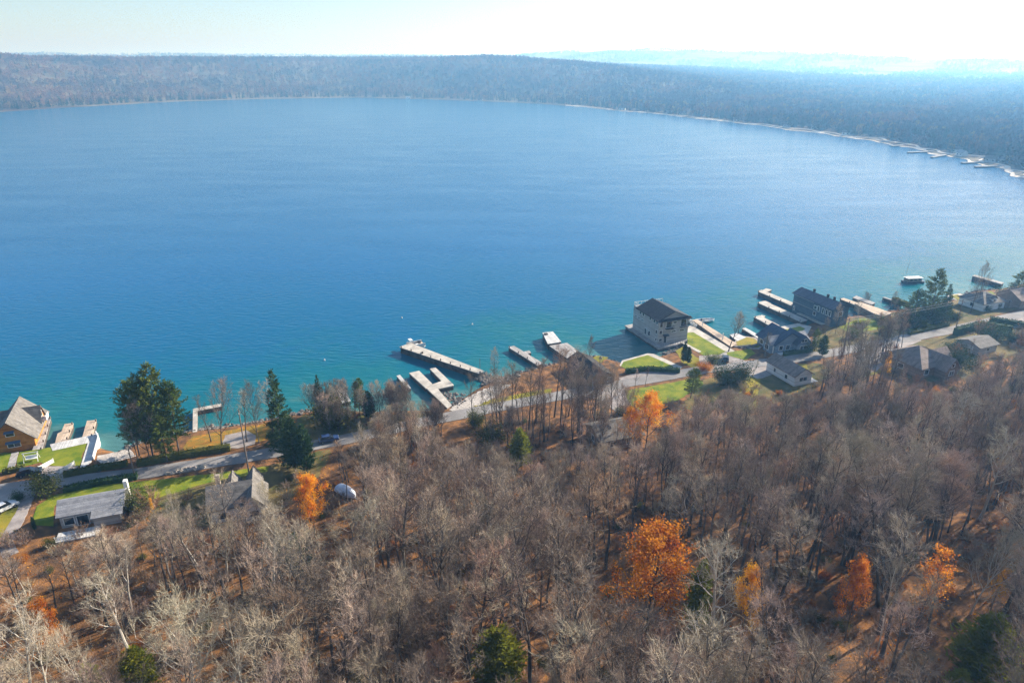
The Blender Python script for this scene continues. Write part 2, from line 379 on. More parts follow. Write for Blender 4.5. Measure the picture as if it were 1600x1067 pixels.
# ------------------------------------------------------------------ trees: generators
def nrm(d):
    l = math.sqrt(d[0] ** 2 + d[1] ** 2 + d[2] ** 2) or 1; return (d[0] / l, d[1] / l, d[2] / l)
def path(rg, p, d, length, n, wob, up):
    pts = [p]; st = length / n
    for _ in range(n):
        d = nrm((d[0] + rg.uniform(-wob, wob), d[1] + rg.uniform(-wob, wob), d[2] + rg.uniform(-wob, wob) + up))
        p = (p[0] + d[0] * st, p[1] + d[1] * st, p[2] + d[2] * st); pts.append(p)
    return pts, d
def at_t(pts, t):
    t *= len(pts) - 1; i = min(int(t), len(pts) - 2); k = t - i; a, b = pts[i], pts[i + 1]
    return tuple(a[j] + (b[j] - a[j]) * k for j in range(3)), nrm(tuple(b[j] - a[j] for j in range(3)))
def side(rg, d, ang):
    """a direction at angle ang from d"""
    h = (rg.gauss(0, 1), rg.gauss(0, 1), rg.gauss(0, 1)); k = sum(h[i] * d[i] for i in range(3))
    q = nrm(tuple(h[i] - k * d[i] for i in range(3)))
    return nrm(tuple(d[i] * math.cos(ang) + q[i] * math.sin(ang) for i in range(3)))
def blade(mb, rg, p, d, l, w):
    q = side(rg, d, math.pi / 2); w *= .5
    mb.add([(p[0] - q[0] * w, p[1] - q[1] * w, p[2] - q[2] * w), (p[0] + q[0] * w, p[1] + q[1] * w, p[2] + q[2] * w),
            (p[0] + d[0] * l, p[1] + d[1] * l, p[2] + d[2] * l)], [(0, 1, 2)])
def leafquad(mb, rg, p, s):
    d = nrm((rg.gauss(0, 1), rg.gauss(0, 1), rg.gauss(0, .7))); q = side(rg, d, math.pi / 2); h = s * .5
    mb.add([(p[0] - d[0] * h, p[1] - d[1] * h, p[2] - d[2] * h), (p[0] + q[0] * h * .7, p[1] + q[1] * h * .7, p[2] + q[2] * h * .7),
            (p[0] + d[0] * h, p[1] + d[1] * h, p[2] + d[2] * h), (p[0] - q[0] * h * .7, p[1] - q[1] * h * .7, p[2] - q[2] * h * .7)], [(0, 1, 2, 3)])
def broadleaf(seed, H, spread, start, n1=12, n2=6, n3=6, ntw=6, tw=.016, leaves=0, leafs=.26, lean=.06, stems=1):
    """trunk with limbs (one mesh) and the fine crown: twigs or leaves (another)"""
    rg = random.Random(seed); tb, cb, lb = MB(), MB(), MB(); r0 = .0115 * H; tips = []
    for st in range(stems):
        d0 = nrm((rg.uniform(-lean, lean) * (1 + 2 * (stems > 1)), rg.uniform(-lean, lean) * (1 + 2 * (stems > 1)), 1))
        p0 = (0, 0, -.5) if stems == 1 else (rg.uniform(-.4, .4), rg.uniform(-.4, .4), -.5)
        tp, _ = path(rg, p0, d0, H * rg.uniform(.86, .95), 8, .07, .05)
        tb.tube(tp, [r0 * (1 - .9 * i / 8) * (1.35 if i == 0 else 1) / (1 + .3 * (stems > 1)) for i in range(9)], 6)
        n1s = max(5, n1 // (1 if stems == 1 else 2))
        for i in range(n1s):
            t = start + (1 - start) * (i + rg.random()) / n1s * .98
            p, d = at_t(tp, t); ang = R(rg.uniform(38, 62)) * (1 - .35 * t)
            az = i * 2.4 + rg.uniform(-.5, .5)
            h = nrm((math.cos(az), math.sin(az), 0))
            dd = nrm((h[0] * math.sin(ang) + d[0] * math.cos(ang), h[1] * math.sin(ang) + d[1] * math.cos(ang), math.cos(ang)))
            L1 = spread * (1.08 - .75 * ((t - start) / (1 - start)) ** 1.4) * rg.uniform(.75, 1.15)
            p1, _ = path(rg, p, dd, L1, 5, .16, .10)
            r1 = r0 * (1 - .85 * t) * .55 + .012
            tb.tube(p1, [r1 * (1 - .82 * k / 5) for k in range(6)], 4)
            for j in range(n2):
                t2 = .22 + .78 * (j + rg.random()) / n2
                q, e = at_t(p1, t2); L2 = L1 * rg.uniform(.3, .5) * (1.15 - .5 * t2)
                p2, _ = path(rg, q, side(rg, e, R(rg.uniform(28, 55))), L2, 3, .18, .09)
                r2 = max(.012, r1 * .35)
                tb.tube(p2, [r2, r2 * .7, r2 * .45, r2 * .2], 3)
                for k in range(n3):
                    t3 = .15 + .85 * (k + rg.random()) / n3
                    q3, e3 = at_t(p2, t3); L3 = rg.uniform(.5, 1.1) * (.5 + .1 * spread)
                    d3 = nrm(tuple(a + b for a, b in zip(side(rg, e3, R(rg.uniform(25, 60))), (0, 0, .18))))
                    p3, _ = path(rg, q3, d3, L3, 2, .15, .05)
                    cb.tube(p3, [tw * .7, tw * .5, tw * .25], 3)
                    tips.append(p3[1]); tips.append(p3[2])
                    for w in range(ntw):
                        q4, e4 = at_t(p3, .1 + .9 * rg.random())
                        blade(cb, rg, q4, nrm(tuple(a + b for a, b in zip(side(rg, e4, R(rg.uniform(20, 55))), (0, 0, .15)))), rg.uniform(.3, .75), tw)
    for i in range(leaves):
        p = rg.choice(tips); leafquad(lb, rg, (p[0] + rg.gauss(0, .28), p[1] + rg.gauss(0, .28), p[2] + rg.gauss(0, .22)), leafs * rg.uniform(.7, 1.3))
    return tb, cb, lb
def conifer(seed, H, Rb, start=.06, kind='spruce', step=.42, nb=7, bl=.55, bw=.2):
    rg = random.Random(seed); tb, cb = MB(), MB()
    tp, _ = path(rg, (0, 0, -.5), (0, 0, 1), H + .4, 8, .03, .2)
    tb.tube(tp, [.0125 * H * (1 - .93 * i / 8) for i in range(9)], 6)
    z = H * start
    while z < H * .985:
        f = (z - H * start) / (H * (1 - start))
        for b in range(nb):
            az = rg.uniform(0, 2 * math.pi)
            if kind == 'spruce': L = Rb * (1 - f) ** .85 * rg.uniform(.7, 1.1) + .15; el = -.18 + .55 * f
            elif kind == 'cedar': L = Rb * (math.sin(min(1, (1 - f) * 1.5) * math.pi / 2)) * rg.uniform(.65, 1.1) + .1; el = .6
            else:                                   # an old pine: uneven shelves with gaps
                L = Rb * (.45 + .65 * math.sin(math.pi * min(1, .2 + f * .83))) * rg.uniform(.35, 1.2) * (1 - .6 * max(0, f - .75) / .25); el = .08 + .5 * f
                if rg.random() < .25: continue
            p, _ = at_t(tp, min(.99, (z + .5) / (H + .4)))
            d = nrm((math.cos(az), math.sin(az), el))
            pts, _ = path(rg, p, d, L, 3, .1, .03 if kind != 'spruce' else .06)
            if L > .8: cb.tube(pts, [.03, .025, .015, .006], 3)
            n = max(4, int(L * (11 if kind != 'pine' else 13)))
            for k in range(n):
                t = (.25 if kind != 'pine' else .4) + (.75 if kind != 'pine' else .6) * (k + rg.random()) / n
                q, e = at_t(pts, min(t, .999))
                dd = side(rg, e, R(rg.uniform(15, 70)))
                if kind == 'cedar': dd = nrm((dd[0], dd[1], abs(dd[2]) + .4))
                q = tuple(c + rg.gauss(0, .09 if kind != 'pine' else .16) for c in q)
                blade(cb, rg, q, dd, bl * rg.uniform(.6, 1.2), bw)
        z += step * rg.uniform(.7, 1.3)
    return tb, cb
def bush(seed, n=3600, s=.085, twigs=260):
    """a round shrub of unit radius: stems, and leaves or none"""
    rg = random.Random(seed); tb, cb = MB(), MB(); tips = []
    for i in range(22):
        d = nrm((rg.gauss(0, .6), rg.gauss(0, .6), 1)); pts, _ = path(rg, (rg.uniform(-.25, .25), rg.uniform(-.25, .25), -.12), d, rg.uniform(.9, 1.5), 4, .2, .02)
        tb.tube(pts, [.022, .018, .013, .009, .004], 3)
        tips += [pts[2], pts[3], pts[4]]
        for k in range(twigs // 22):
            q, e = at_t(pts, .2 + .8 * rg.random()); blade(tb, rg, q, side(rg, e, R(rg.uniform(20, 60))), rg.uniform(.2, .5), .02)
    for i in range(n):
        p = rg.choice(tips); leafquad(cb, rg, tuple(c + rg.gauss(0, .2) for c in p), s * rg.uniform(.6, 1.3))
    return tb, cb

PAL = {}
def variant(key, tb, cb, mt, mc, H):
    t, c = tb.mesh('trunk', mt), cb.mesh('crown', mc); H = max(v[2] for v in tb.v + cb.v)
    PAL.setdefault(key, []).append((t, c, H))
for i in range(9):          # slender forest trees
    tb, cb, _ = broadleaf(100 + i, 16, 3.4 + .25 * (i % 4), .42 + .02 * (i % 5), n1=12, n2=6, n3=5, ntw=5)
    variant('bare', tb, cb, M['bark_grey'], M['twig_grey'], 16)
    if i < 4: variant('bare_red', tb, cb, M['bark_grey'], M['twig_red'], 16)
    if i in (1, 4, 6): variant('bare_pale', tb, cb, M['bark_pale'], M['twig_pale'], 16)
for i in range(3):          # open-grown trees with broad crowns
    tb, cb, _ = broadleaf(200 + i, 14, 6.0, .20, n1=16, n2=8, n3=7, ntw=6)
    variant('bare_wide', tb, cb, M['bark_grey'], M['twig_grey'], 14)
    variant('pale_wide', tb, cb, M['bark_pale'], M['twig_pale'], 14)
for i in range(2):          # many-stemmed
    tb, cb, _ = broadleaf(230 + i, 12, 3.6, .3, n1=16, n2=6, n3=6, ntw=6, stems=4)
    variant('bare_multi', tb, cb, M['bark_grey'], M['twig_grey'], 12)
for i in range(3):          # autumn colour
    tb, cb, lb = broadleaf(300 + i, 15, 5.2, .24, n1=14, n2=7, n3=6, ntw=1, leaves=7200, leafs=.23)
    for k, mm in (('orange', 'leaf_orange'), ('rust', 'leaf_rust'), ('gold', 'leaf_gold')):
        variant(k, tb, lb, M['bark_grey'], M[mm], 15)
    tb, cb, lb = broadleaf(320 + i, 16, 3.4, .3, n1=13, n2=6, n3=6, ntw=4, leaves=1500, leafs=.3)
    variant('sparse_rust', tb, lb, M['bark_grey'], M['leaf_rust'], 16)
    variant('narrow_gold', tb, lb, M['bark_grey'], M['leaf_gold'], 16)
for i in range(3):
    tb, cb = conifer(400 + i, 14, 3.2, .08, 'spruce'); variant('spruce', tb, cb, M['bark_grey'], M['needle_dark'], 14)
    tb, cb = conifer(420 + i, 18, 3.6, .22, 'pine', step=.5, nb=9, bl=.6, bw=.22); variant('pine', tb, cb, M['bark_grey'], M['needle_pine'], 18)
    tb, cb = conifer(440 + i, 8, 1.5, .05, 'cedar', step=.22, nb=8, bl=.4, bw=.16); variant('cedar', tb, cb, M['bark_grey'], M['needle_dark'], 8)
    variant('cedar_light', tb, cb, M['bark_grey'], M['needle_light'], 8)
    tb, cb = bush(460 + i); variant('bush_green', tb, cb, M['bark_grey'], M['leaf_green'], 1)
    variant('bush_dark', tb, cb, M['bark_grey'], M['needle_dark'], 1)
    variant('bush_rust', tb, cb, M['bark_grey'], M['leaf_rust'], 1)
    tb, cb = bush(480 + i, n=40, twigs=900); variant('bush_bare', tb, cb, M['twig_grey'], M['leaf_rust'], 1)
    variant('bush_red', tb, cb, M['twig_red'], M['leaf_rust'], 1)

def tree(key, x, y, z, H, name, label, cat='tree', group=None, width=1.0, rz=None, idx=None):
    vs = PAL[key]; t, c, h0 = vs[idx % len(vs) if idx is not None else rnd.randrange(len(vs))]
    k = H / h0
    o = thing(name, label, cat, (x, y, z), rnd.uniform(0, 6.28) if rz is None else rz, group, (k * width, k * width, k))
    put('trunk', t, o); put('crown', c, o)
    return o
def tree_px(key, bx, by, top, name, label, cat='tree', group=None, width=1.0, z=None, idx=None):
    """a tree standing on the ground at pixel (bx, by), its top at row top"""
    zz = LAND if z is None else z
    for _ in range(6):
        x, y = G(bx, by, zz); zz = land_z(x, y) if z is None else z
    H = height_to(x, y, top) - zz
    return tree(key, x, y, zz - .02, H, name, label, cat, group, width, idx=idx)

# ------------------------------------------------------------------ roads, lawns, drives
def strip(px, w, z):
    """pixel centre line -> polygon of width w (m)"""
    c = [G(x, y, z) for x, y in px]; fine = []
    for i in range(len(c) - 1):
        for k in range(6):
            t = k / 6; fine.append((c[i][0] + (c[i + 1][0] - c[i][0]) * t, c[i][1] + (c[i + 1][1] - c[i][1]) * t))
    fine.append(c[-1]); fine = [fine[0]] + [tuple((fine[i - 1][j] + fine[i][j] * 2 + fine[i + 1][j]) / 4 for j in (0, 1)) for i in range(1, len(fine) - 1)] + [fine[-1]]
    l, r = [], []
    for i, p in enumerate(fine):
        a = fine[max(0, i - 1)]; b = fine[min(len(fine) - 1, i + 1)]; d = (b[0] - a[0], b[1] - a[1]); n = math.hypot(*d)
        ww = w / 2 + rnd.uniform(-.12, .12)
        l.append((p[0] - d[1] / n * ww, p[1] + d[0] / n * ww)); r.append((p[0] + d[1] / n * ww, p[1] - d[0] / n * ww))
    return l, r
def ribbon(name, px, w, z, m):
    l, r = strip(px, w, z); n = len(l); mb = MB()
    mb.add([(x, y, z) for x, y in l + r] + [(x, y, z - .25) for x, y in l + r],
           [(n + i, n + i + 1, i + 1, i) for i in range(n - 1)] + [(i, i + 1, 2 * n + i + 1, 2 * n + i) for i in range(n - 1)] + [(n + i + 1, n + i, 3 * n + i, 3 * n + i + 1) for i in range(n - 1)])
    return tag(mb.build(name, m), kind='structure')
ROAD = [(-160, 792), (0, 764), (100, 752), (200, 742), (320, 724), (430, 706), (540, 686), (650, 661), (720, 647), (800, 631), (880, 617), (930, 607), (1010, 593), (1100, 577), (1170, 569), (1230, 562), (1290, 553), (1400, 532), (1480, 517), (1600, 490), (1800, 450)]
road_w = [G(x, y, 1.3) for x, y in ROAD]
def near_road(x, y, d):
    for a, b in zip(road_w, road_w[1:]):
        L2 = (b[0] - a[0]) ** 2 + (b[1] - a[1]) ** 2; t = max(0, min(1, ((x - a[0]) * (b[0] - a[0]) + (y - a[1]) * (b[1] - a[1])) / L2))
        if math.hypot(x - a[0] - t * (b[0] - a[0]), y - a[1] - t * (b[1] - a[1])) < d: return True
    return False
ribbon('road', ROAD, 4.6, 1.30, M['road'])
Z1, Z2 = 1.26, 1.275
sheet('lawn', [(-40, 725), (8, 706), (20, 707), (12, 735), (-40, 745)], Z1, M['lawn'])
sheet('lawn', [(30, 706), (85, 698), (135, 690), (124, 728), (75, 727), (62, 722), (24, 732)], Z1, M['lawn'])
sheet('lawn', [(50, 818), (58, 790), (80, 774), (150, 758), (240, 750), (310, 742), (420, 728), (418, 736), (330, 752), (205, 790), (180, 792), (170, 772), (85, 790), (82, 822)], Z1, M['lawn'])
sheet('lawn', [(-30, 800), (35, 772), (40, 780), (20, 830), (-30, 880)], Z1, M['lawn2'])
sheet('lawn', [(285, 700), (300, 682), (425, 660), (425, 686), (400, 690), (360, 697), (300, 712)], Z1, M['leafy_lawn'])
sheet('lawn', [(735, 632), (800, 617), (862, 607), (862, 616), (800, 628), (740, 642)], Z1, M['lawn2'])
sheet('lawn', [(972, 611), (1060, 596), (1090, 588), (1100, 600), (1060, 625), (1000, 640), (980, 630)], Z1, M['lawn'])
sheet('lawn', [(1056, 548), (1066, 542), (1092, 560), (1105, 572), (1085, 576), (1066, 566)], Z1, M['lawn2'])
sheet('lawn', [(1135, 551), (1172, 545), (1180, 552), (1165, 562), (1140, 557)], Z1, M['lawn'])
sheet('lawn', [(1160, 590), (1190, 585), (1180, 640), (1150, 640)], Z1, M['lawn2'])
sheet('lawn', [(1225, 570), (1260, 568), (1262, 576), (1240, 582)], Z1, M['lawn2'])
sheet('lawn', [(1310, 510), (1345, 497), (1390, 500), (1385, 512), (1330, 522)], Z1, M['lawn'])
sheet('lawn', [(1345, 560), (1400, 545), (1400, 575), (1345, 590)], Z1, M['lawn2'])
sheet('lawn', [(1500, 528), (1530, 520), (1560, 524), (1545, 535), (1515, 540)], Z1, M['lawn2'])
sheet('lawn', [(1415, 512), (1455, 498), (1475, 505), (1430, 520)], Z1, M['lawn'])
for px in ([(1262, 556), (1275, 528), (1290, 508), (1330, 498), (1400, 488), (1480, 473), (1520, 462), (1600, 450), (1640, 470), (1480, 512), (1400, 527), (1300, 550)],
           [(1405, 540), (1480, 523), (1600, 497), (1680, 482), (1680, 530), (1545, 566), (1520, 590), (1420, 598)],
           [(430, 694), (470, 648), (560, 647), (640, 646), (692, 644), (650, 655), (540, 680), (435, 701)],
           [(215, 800), (240, 762), (330, 748), (440, 722), (520, 700), (500, 740), (440, 800), (330, 825), (240, 815)],
           [(1100, 592), (1180, 580), (1280, 566), (1300, 580), (1270, 612), (1180, 640), (1060, 640)]):
    sheet('rough_grass', px, 1.236, M['rough_grass'], .5, 1.0)
# driveways, paths and beaches
sheet('driveway', [(-40, 790), (30, 756), (62, 758), (52, 778), (40, 808), (20, 845), (30, 862), (5, 872), (-5, 850), (30, 790)], Z2, M['drive'], .1)
sheet('driveway', [(70, 728), (122, 728), (112, 745), (60, 750)], Z2, M['drive'], .1)
sheet('driveway', [(345, 700), (352, 680), (385, 672), (400, 680), (398, 694), (372, 700)], Z2, M['drive'], .1)
sheet('driveway', [(968, 590), (1005, 580), (1060, 583), (1050, 590), (985, 604), (968, 602)], Z2, M['drive'], .1)
sheet('driveway', [(1092, 556), (1120, 554), (1136, 560), (1120, 578), (1095, 580)], Z2, M['drive'], .1)
sheet('driveway', [(1130, 553), (1160, 562), (1168, 566), (1135, 566)], Z2, M['drive'], .1)
sheet('driveway', [(880, 612), (960, 598), (975, 604), (985, 640), (965, 645), (940, 625)], Z2, M['drive'], .1)
sheet('driveway', [(1170, 572), (1200, 570), (1208, 585), (1185, 592), (1165, 585)], Z2, M['drive'], .1)
sheet('driveway', [(1340, 560), (1400, 525), (1425, 520), (1440, 532), (1400, 548), (1370, 580), (1330, 590)], Z2, M['drive'], .1)
sheet('driveway', [(1550, 505), (1600, 490), (1680, 480), (1680, 500), (1590, 512)], Z2, M['drive'], .1)
sheet('footpath', [(18, 707), (29, 706), (22, 733), (9, 738)], Z2 + .01, M['grey_wood'], .02)
sheet('footpath', [(1064, 535), (1068, 534), (1096, 549), (1092, 551)], Z2 + .01, M['concrete'], .02)
for px in ([(150, 712), (200, 702), (212, 712), (160, 728)], [(700, 640), (735, 618), (775, 600), (800, 600), (770, 622), (720, 645)]):
    w = jitter_poly([G(x, y, .5) for x, y in px], 1, .3)
    sheet('beach', px, 1.262, M['pebble'], .35, 1.0)

# ------------------------------------------------------------------ quays, docks, piers
def W(px, z): return [G(x, y, z) for x, y in px]
def pier(name, label, cat, polys, z, top_m, side_m=None, group=None, zb=-1.8, cap=.14):
    """polys: pixel outlines of the deck at height z; a deck slab on a solid crib"""
    ws_ = [W(p, z) for p in polys]
    cx = sum(p[0] for p in ws_[0]) / len(ws_[0]); cy = sum(p[1] for p in ws_[0]) / len(ws_[0])
    o = thing(name, label, cat, (cx, cy, 0), A20, group)
    def loc(p): dx, dy = p[0] - cx, p[1] - cy; return (dx * c20 + dy * s20, -dx * s20 + dy * c20)
    for k, w in enumerate(ws_):
        lp = [loc(p) for p in w]; mx = sum(p[0] for p in lp) / len(lp); my = sum(p[1] for p in lp) / len(lp)
        MB().prism(lp, z - cap - .003 * k, z - .003 * k).build('deck', top_m, o)
        ins = [(mx + (x - mx) * .97, my + (y - my) * .97) for x, y in lp]
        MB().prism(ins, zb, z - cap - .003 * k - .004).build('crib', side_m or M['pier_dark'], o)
    return o
def posts(o, px, z, h, m, r=.09, name='post'):
    cx, cy = o.location[0], o.location[1]
    for x, y in W(px, z):
        dx, dy = x - cx, y - cy; lx, ly = dx * c20 + dy * s20, -dx * s20 + dy * c20
        MB().box(lx - r, lx + r, ly - r, ly + r, z - .05, z + h).build(name, m, o)
C_, D_ = M['concrete'], M['dock_wood']
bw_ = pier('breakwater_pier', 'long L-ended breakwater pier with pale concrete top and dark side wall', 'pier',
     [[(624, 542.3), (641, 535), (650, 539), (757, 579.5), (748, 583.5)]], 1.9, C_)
posts(bw_, [(660, 552)], 1.9, .5, M['pier_dark'], .2, 'bollard'); posts(bw_, [(750, 577)], 1.9, 3.2, M['metal'], .06, 'lamp_post')
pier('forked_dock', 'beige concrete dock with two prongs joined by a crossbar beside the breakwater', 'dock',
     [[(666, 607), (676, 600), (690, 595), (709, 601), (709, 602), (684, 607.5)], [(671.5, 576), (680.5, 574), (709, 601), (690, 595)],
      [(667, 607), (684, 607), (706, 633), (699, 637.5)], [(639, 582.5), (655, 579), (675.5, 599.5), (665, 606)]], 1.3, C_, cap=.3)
pier('narrow_dock', 'narrow pale dock left of the forked dock', 'dock', [[(619.5, 587), (625, 585.5), (642, 606), (637, 608)]], 1.1, M['white_weathered'])
pier('branched_dock', 'grey board dock with a short side arm right of the breakwater', 'dock',
     [[(794, 542.3), (803, 540), (848, 567), (840, 571)], [(815, 550), (827, 547.5), (830, 551), (821, 554)]], 1.2, M['grey_wood'])
cr_ = pier('crib_platform', 'square pale crib platform with a dark hatch off the charcoal roof', 'dock',
     [[(847.5, 519.6), (864, 518), (877, 534), (856, 537.5)]], 1.9, M['white_weathered'])
posts(cr_, [(853, 522.5)], 1.9, .35, M['pier_dark'], .5, 'hatch')
pier('boathouse_apron', 'flat lilac grey apron between crib platform and charcoal roof', 'dock', [[(858, 540), (886, 535.5), (911, 553.5), (888, 561)]], 1.6, M['grey_wood'])
pier('wraparound_deck', 'grey deck wrapping the waterside of the three storey boathouse', 'deck',
     [[(976, 508.5), (989, 506), (1075, 520), (1078, 530), (1056, 538.5), (1029, 544)]], 1.2, M['grey_wood'], cap=.5)
pier('seawall', 'concrete quay under the lawn beside the three storey boathouse', 'quay',
     [[(1070, 512), (1080, 508), (1148, 548), (1132, 556), (1085, 548)]], 1.22, C_, C_)
sheet('lawn', [(1073, 520), (1083, 519), (1134, 549), (1122, 555), (1100, 556), (1074, 538)], Z1, M['lawn'], .08)
pier('seawall', 'low concrete quay round the bright lawn left of the boathouse', 'quay',
     [[(968, 571), (972, 563), (1012, 552), (1022, 553), (1066, 573), (1060, 580), (985, 580)]], 1.22, C_, C_)
sheet('lawn', [(970, 572), (974, 565), (1012, 554.5), (1052, 572), (1040, 578), (1010, 577), (985, 580)], Z1 + .01, M['lawn'], .08)
sheet('lawn', [(920, 562), (934, 555.5), (950, 558), (940, 566), (925, 570)], Z1, M['lawn2'])
bd_ = pier('boat_dock', 'long beige dock with a moored motorboat beside the boathouse lawn', 'dock', [[(1081, 499.5), (1090, 499), (1142, 531), (1152, 537), (1142, 542)]], 1.5, D_)
posts(bd_, [(1097, 510), (1129, 531)], 1.5, 2.2, M['white'], .12)
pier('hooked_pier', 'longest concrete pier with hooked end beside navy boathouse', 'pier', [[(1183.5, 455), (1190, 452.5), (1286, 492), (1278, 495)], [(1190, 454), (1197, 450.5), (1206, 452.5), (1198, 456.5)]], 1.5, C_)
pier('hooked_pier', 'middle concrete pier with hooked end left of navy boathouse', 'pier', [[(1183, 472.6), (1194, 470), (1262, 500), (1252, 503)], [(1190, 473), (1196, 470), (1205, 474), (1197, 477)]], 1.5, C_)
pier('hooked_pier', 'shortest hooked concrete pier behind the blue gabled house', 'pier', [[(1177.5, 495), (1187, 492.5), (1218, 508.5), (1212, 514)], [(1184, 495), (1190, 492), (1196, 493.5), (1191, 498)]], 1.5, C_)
pier('seawall', 'pale seawall behind the blue house roof', 'quay', [[(1208, 513), (1246, 505), (1268, 510), (1262, 522), (1225, 524)]], 1.22, C_, C_)
sheet('lawn', [(1226, 515), (1250, 510), (1258, 513), (1250, 521), (1230, 522)], Z1, M['lawn'], .1)
pier('small_dock', 'short white dock in front of the mounded lawn', 'dock', [[(1159, 513), (1165, 512), (1196, 529), (1190, 532)]], 1.1, M['white_weathered'])
pier('seawall', 'rounded quay carrying the mounded autumn lawn', 'quay', [[(1143, 540), (1150, 531), (1162, 525), (1180, 527), (1195, 538), (1186, 546), (1165, 544)]], 1.22, M['stone'], M['rock_dark'])
sheet('lawn', [(1147, 538), (1153, 530), (1163, 526.5), (1178, 528.5), (1191, 538), (1184, 543), (1166, 542)], Z1 + .02, M['lawn2'], .15)
pier('sun_deck', 'pale deck under the bare lakeside tree by the boat dock', 'deck', [[(1140, 523), (1150, 520), (1166, 527), (1152, 533)]], 1.3, M['white_weathered'])
# left group
pier('house_dock', 'grey dock deck running along the log boathouse', 'dock', [[(79.5, 652.5), (68, 653.5), (50, 704), (65, 704.5)]], 1.25, M['grey_wood'])
pier('beige_dock', 'stepped beige dock nearer the log boathouse', 'dock', [[(101, 662), (114.5, 660.7), (114, 666), (104.5, 688), (86, 692), (90, 677), (96, 674)]], 1.2, D_)
pier('beige_dock', 'plain rectangular beige dock beside the white stairs', 'dock', [[(136, 657), (151, 656), (144, 682.5), (128, 684.5)]], 1.2, D_)
st_ = pier('seawall', 'white board walkway and wall closing the log boathouse lawn', 'quay', [[(78, 694), (140, 680), (153, 676), (155, 686), (142, 722), (124, 734), (137, 692), (82, 704)]], 1.3, M['white_weathered'], M['white_weathered'])
pw = W([(150.5, 678), (154.5, 686), (146, 718)], 1.3); mb = MB()
for a, b in zip(pw, pw[1:]):
    d = nrm((b[0] - a[0], b[1] - a[1], 0)); q = (-d[1] * .12, d[0] * .12)
    mb.prism([(a[0] + q[0], a[1] + q[1]), (b[0] + q[0], b[1] + q[1]), (b[0] - q[0], b[1] - q[1]), (a[0] - q[0], a[1] - q[1])], -1, 2.1)
tag(mb.build('white_wall', M['white']), 'white painted wall along the outer edge of the board walkway', 'wall')
pier('corner_dock', 'L-shaped concrete dock behind the big pines', 'dock', [[(301, 638.5), (346, 630), (346.5, 634.5), (308, 642)], [(301.5, 640), (308.5, 641), (308, 676), (301, 676)]], 1.1, C_)
pier('wood_dock', 'small tan wooden dock between two shore evergreens', 'dock', [[(525.5, 609), (538, 606.5), (548, 626), (535, 630)]], 1.1, M['white_weathered'])
# right group
pier('long_dock', 'brown planked dock right of the navy boathouse', 'dock', [[(1312, 467), (1318, 465.5), (1350, 476), (1343, 479)]], 1.5, D_)
pg = pier('covered_dock', 'open framed dock shelter with beige top right of navy boathouse', 'dock', [[(1335, 474), (1344, 471.5), (1394, 489), (1380, 494), (1366, 490)]], 2.6, D_, M['brown_siding'])
pier('long_dock', 'dark narrow dock right of the framed dock shelter', 'dock', [[(1332, 465), (1338, 462), (1368, 473), (1362, 476)]], 1.5, M['grey_wood'])
pier('long_dock', 'thin dark dock left of the tall spruce', 'dock', [[(1379, 464.5), (1382, 464), (1411, 473), (1409, 474.5)]], 1.2, M['grey_wood'])
pier('shore_dock', 'dark lone dock behind the bare round-crowned tree', 'dock', [[(1519, 431), (1523, 429.5), (1569, 441.5), (1565, 444)]], 1.5, M['grey_wood'])
pier('seawall', 'pale quay in front of the grey hipped cottage', 'quay', [[(1478, 462), (1500, 458), (1520, 470), (1515, 478)]], 1.22, C_, C_)
sheet('lawn', [(1484, 462.5), (1496, 460), (1508, 467), (1500, 470)], Z1, M['lawn2'], .1)
sheet('lawn', [(1530, 460), (1548, 455), (1555, 458), (1545, 466), (1535, 467)], Z1, M['lawn'], .1)

for d_, a_, b_, z_, n_ in (('breakwater', (627, 543), (750, 583), 1.9, 9), ('stepped beige', (113, 663), (105, 686), 1.2, 3), ('plain rectangular beige', (150, 658), (143.5, 681), 1.2, 3), ('longest concrete pier', (1185, 456), (1272, 492), 1.5, 6),
                           ('middle concrete pier', (1185, 474), (1250, 502), 1.5, 5), ('shortest hooked', (1180, 496), (1212, 512), 1.5, 3), ('grey board dock with', (796, 543), (838, 569), 1.2, 4), ('grey dock deck running', (78.5, 654), (64.5, 702), 1.25, 5), ('brown planked', (1313, 468), (1342, 478), 1.5, 3)):
    o_ = [q for q in scene.objects if d_ in str(q.get('label', ''))][0]
    posts(o_, [(a_[0] + (b_[0] - a_[0]) * k / (n_ - 1), a_[1] + (b_[1] - a_[1]) * k / (n_ - 1)) for k in range(n_)], z_, .55, M['pole_wood'], .13, 'mooring_post')
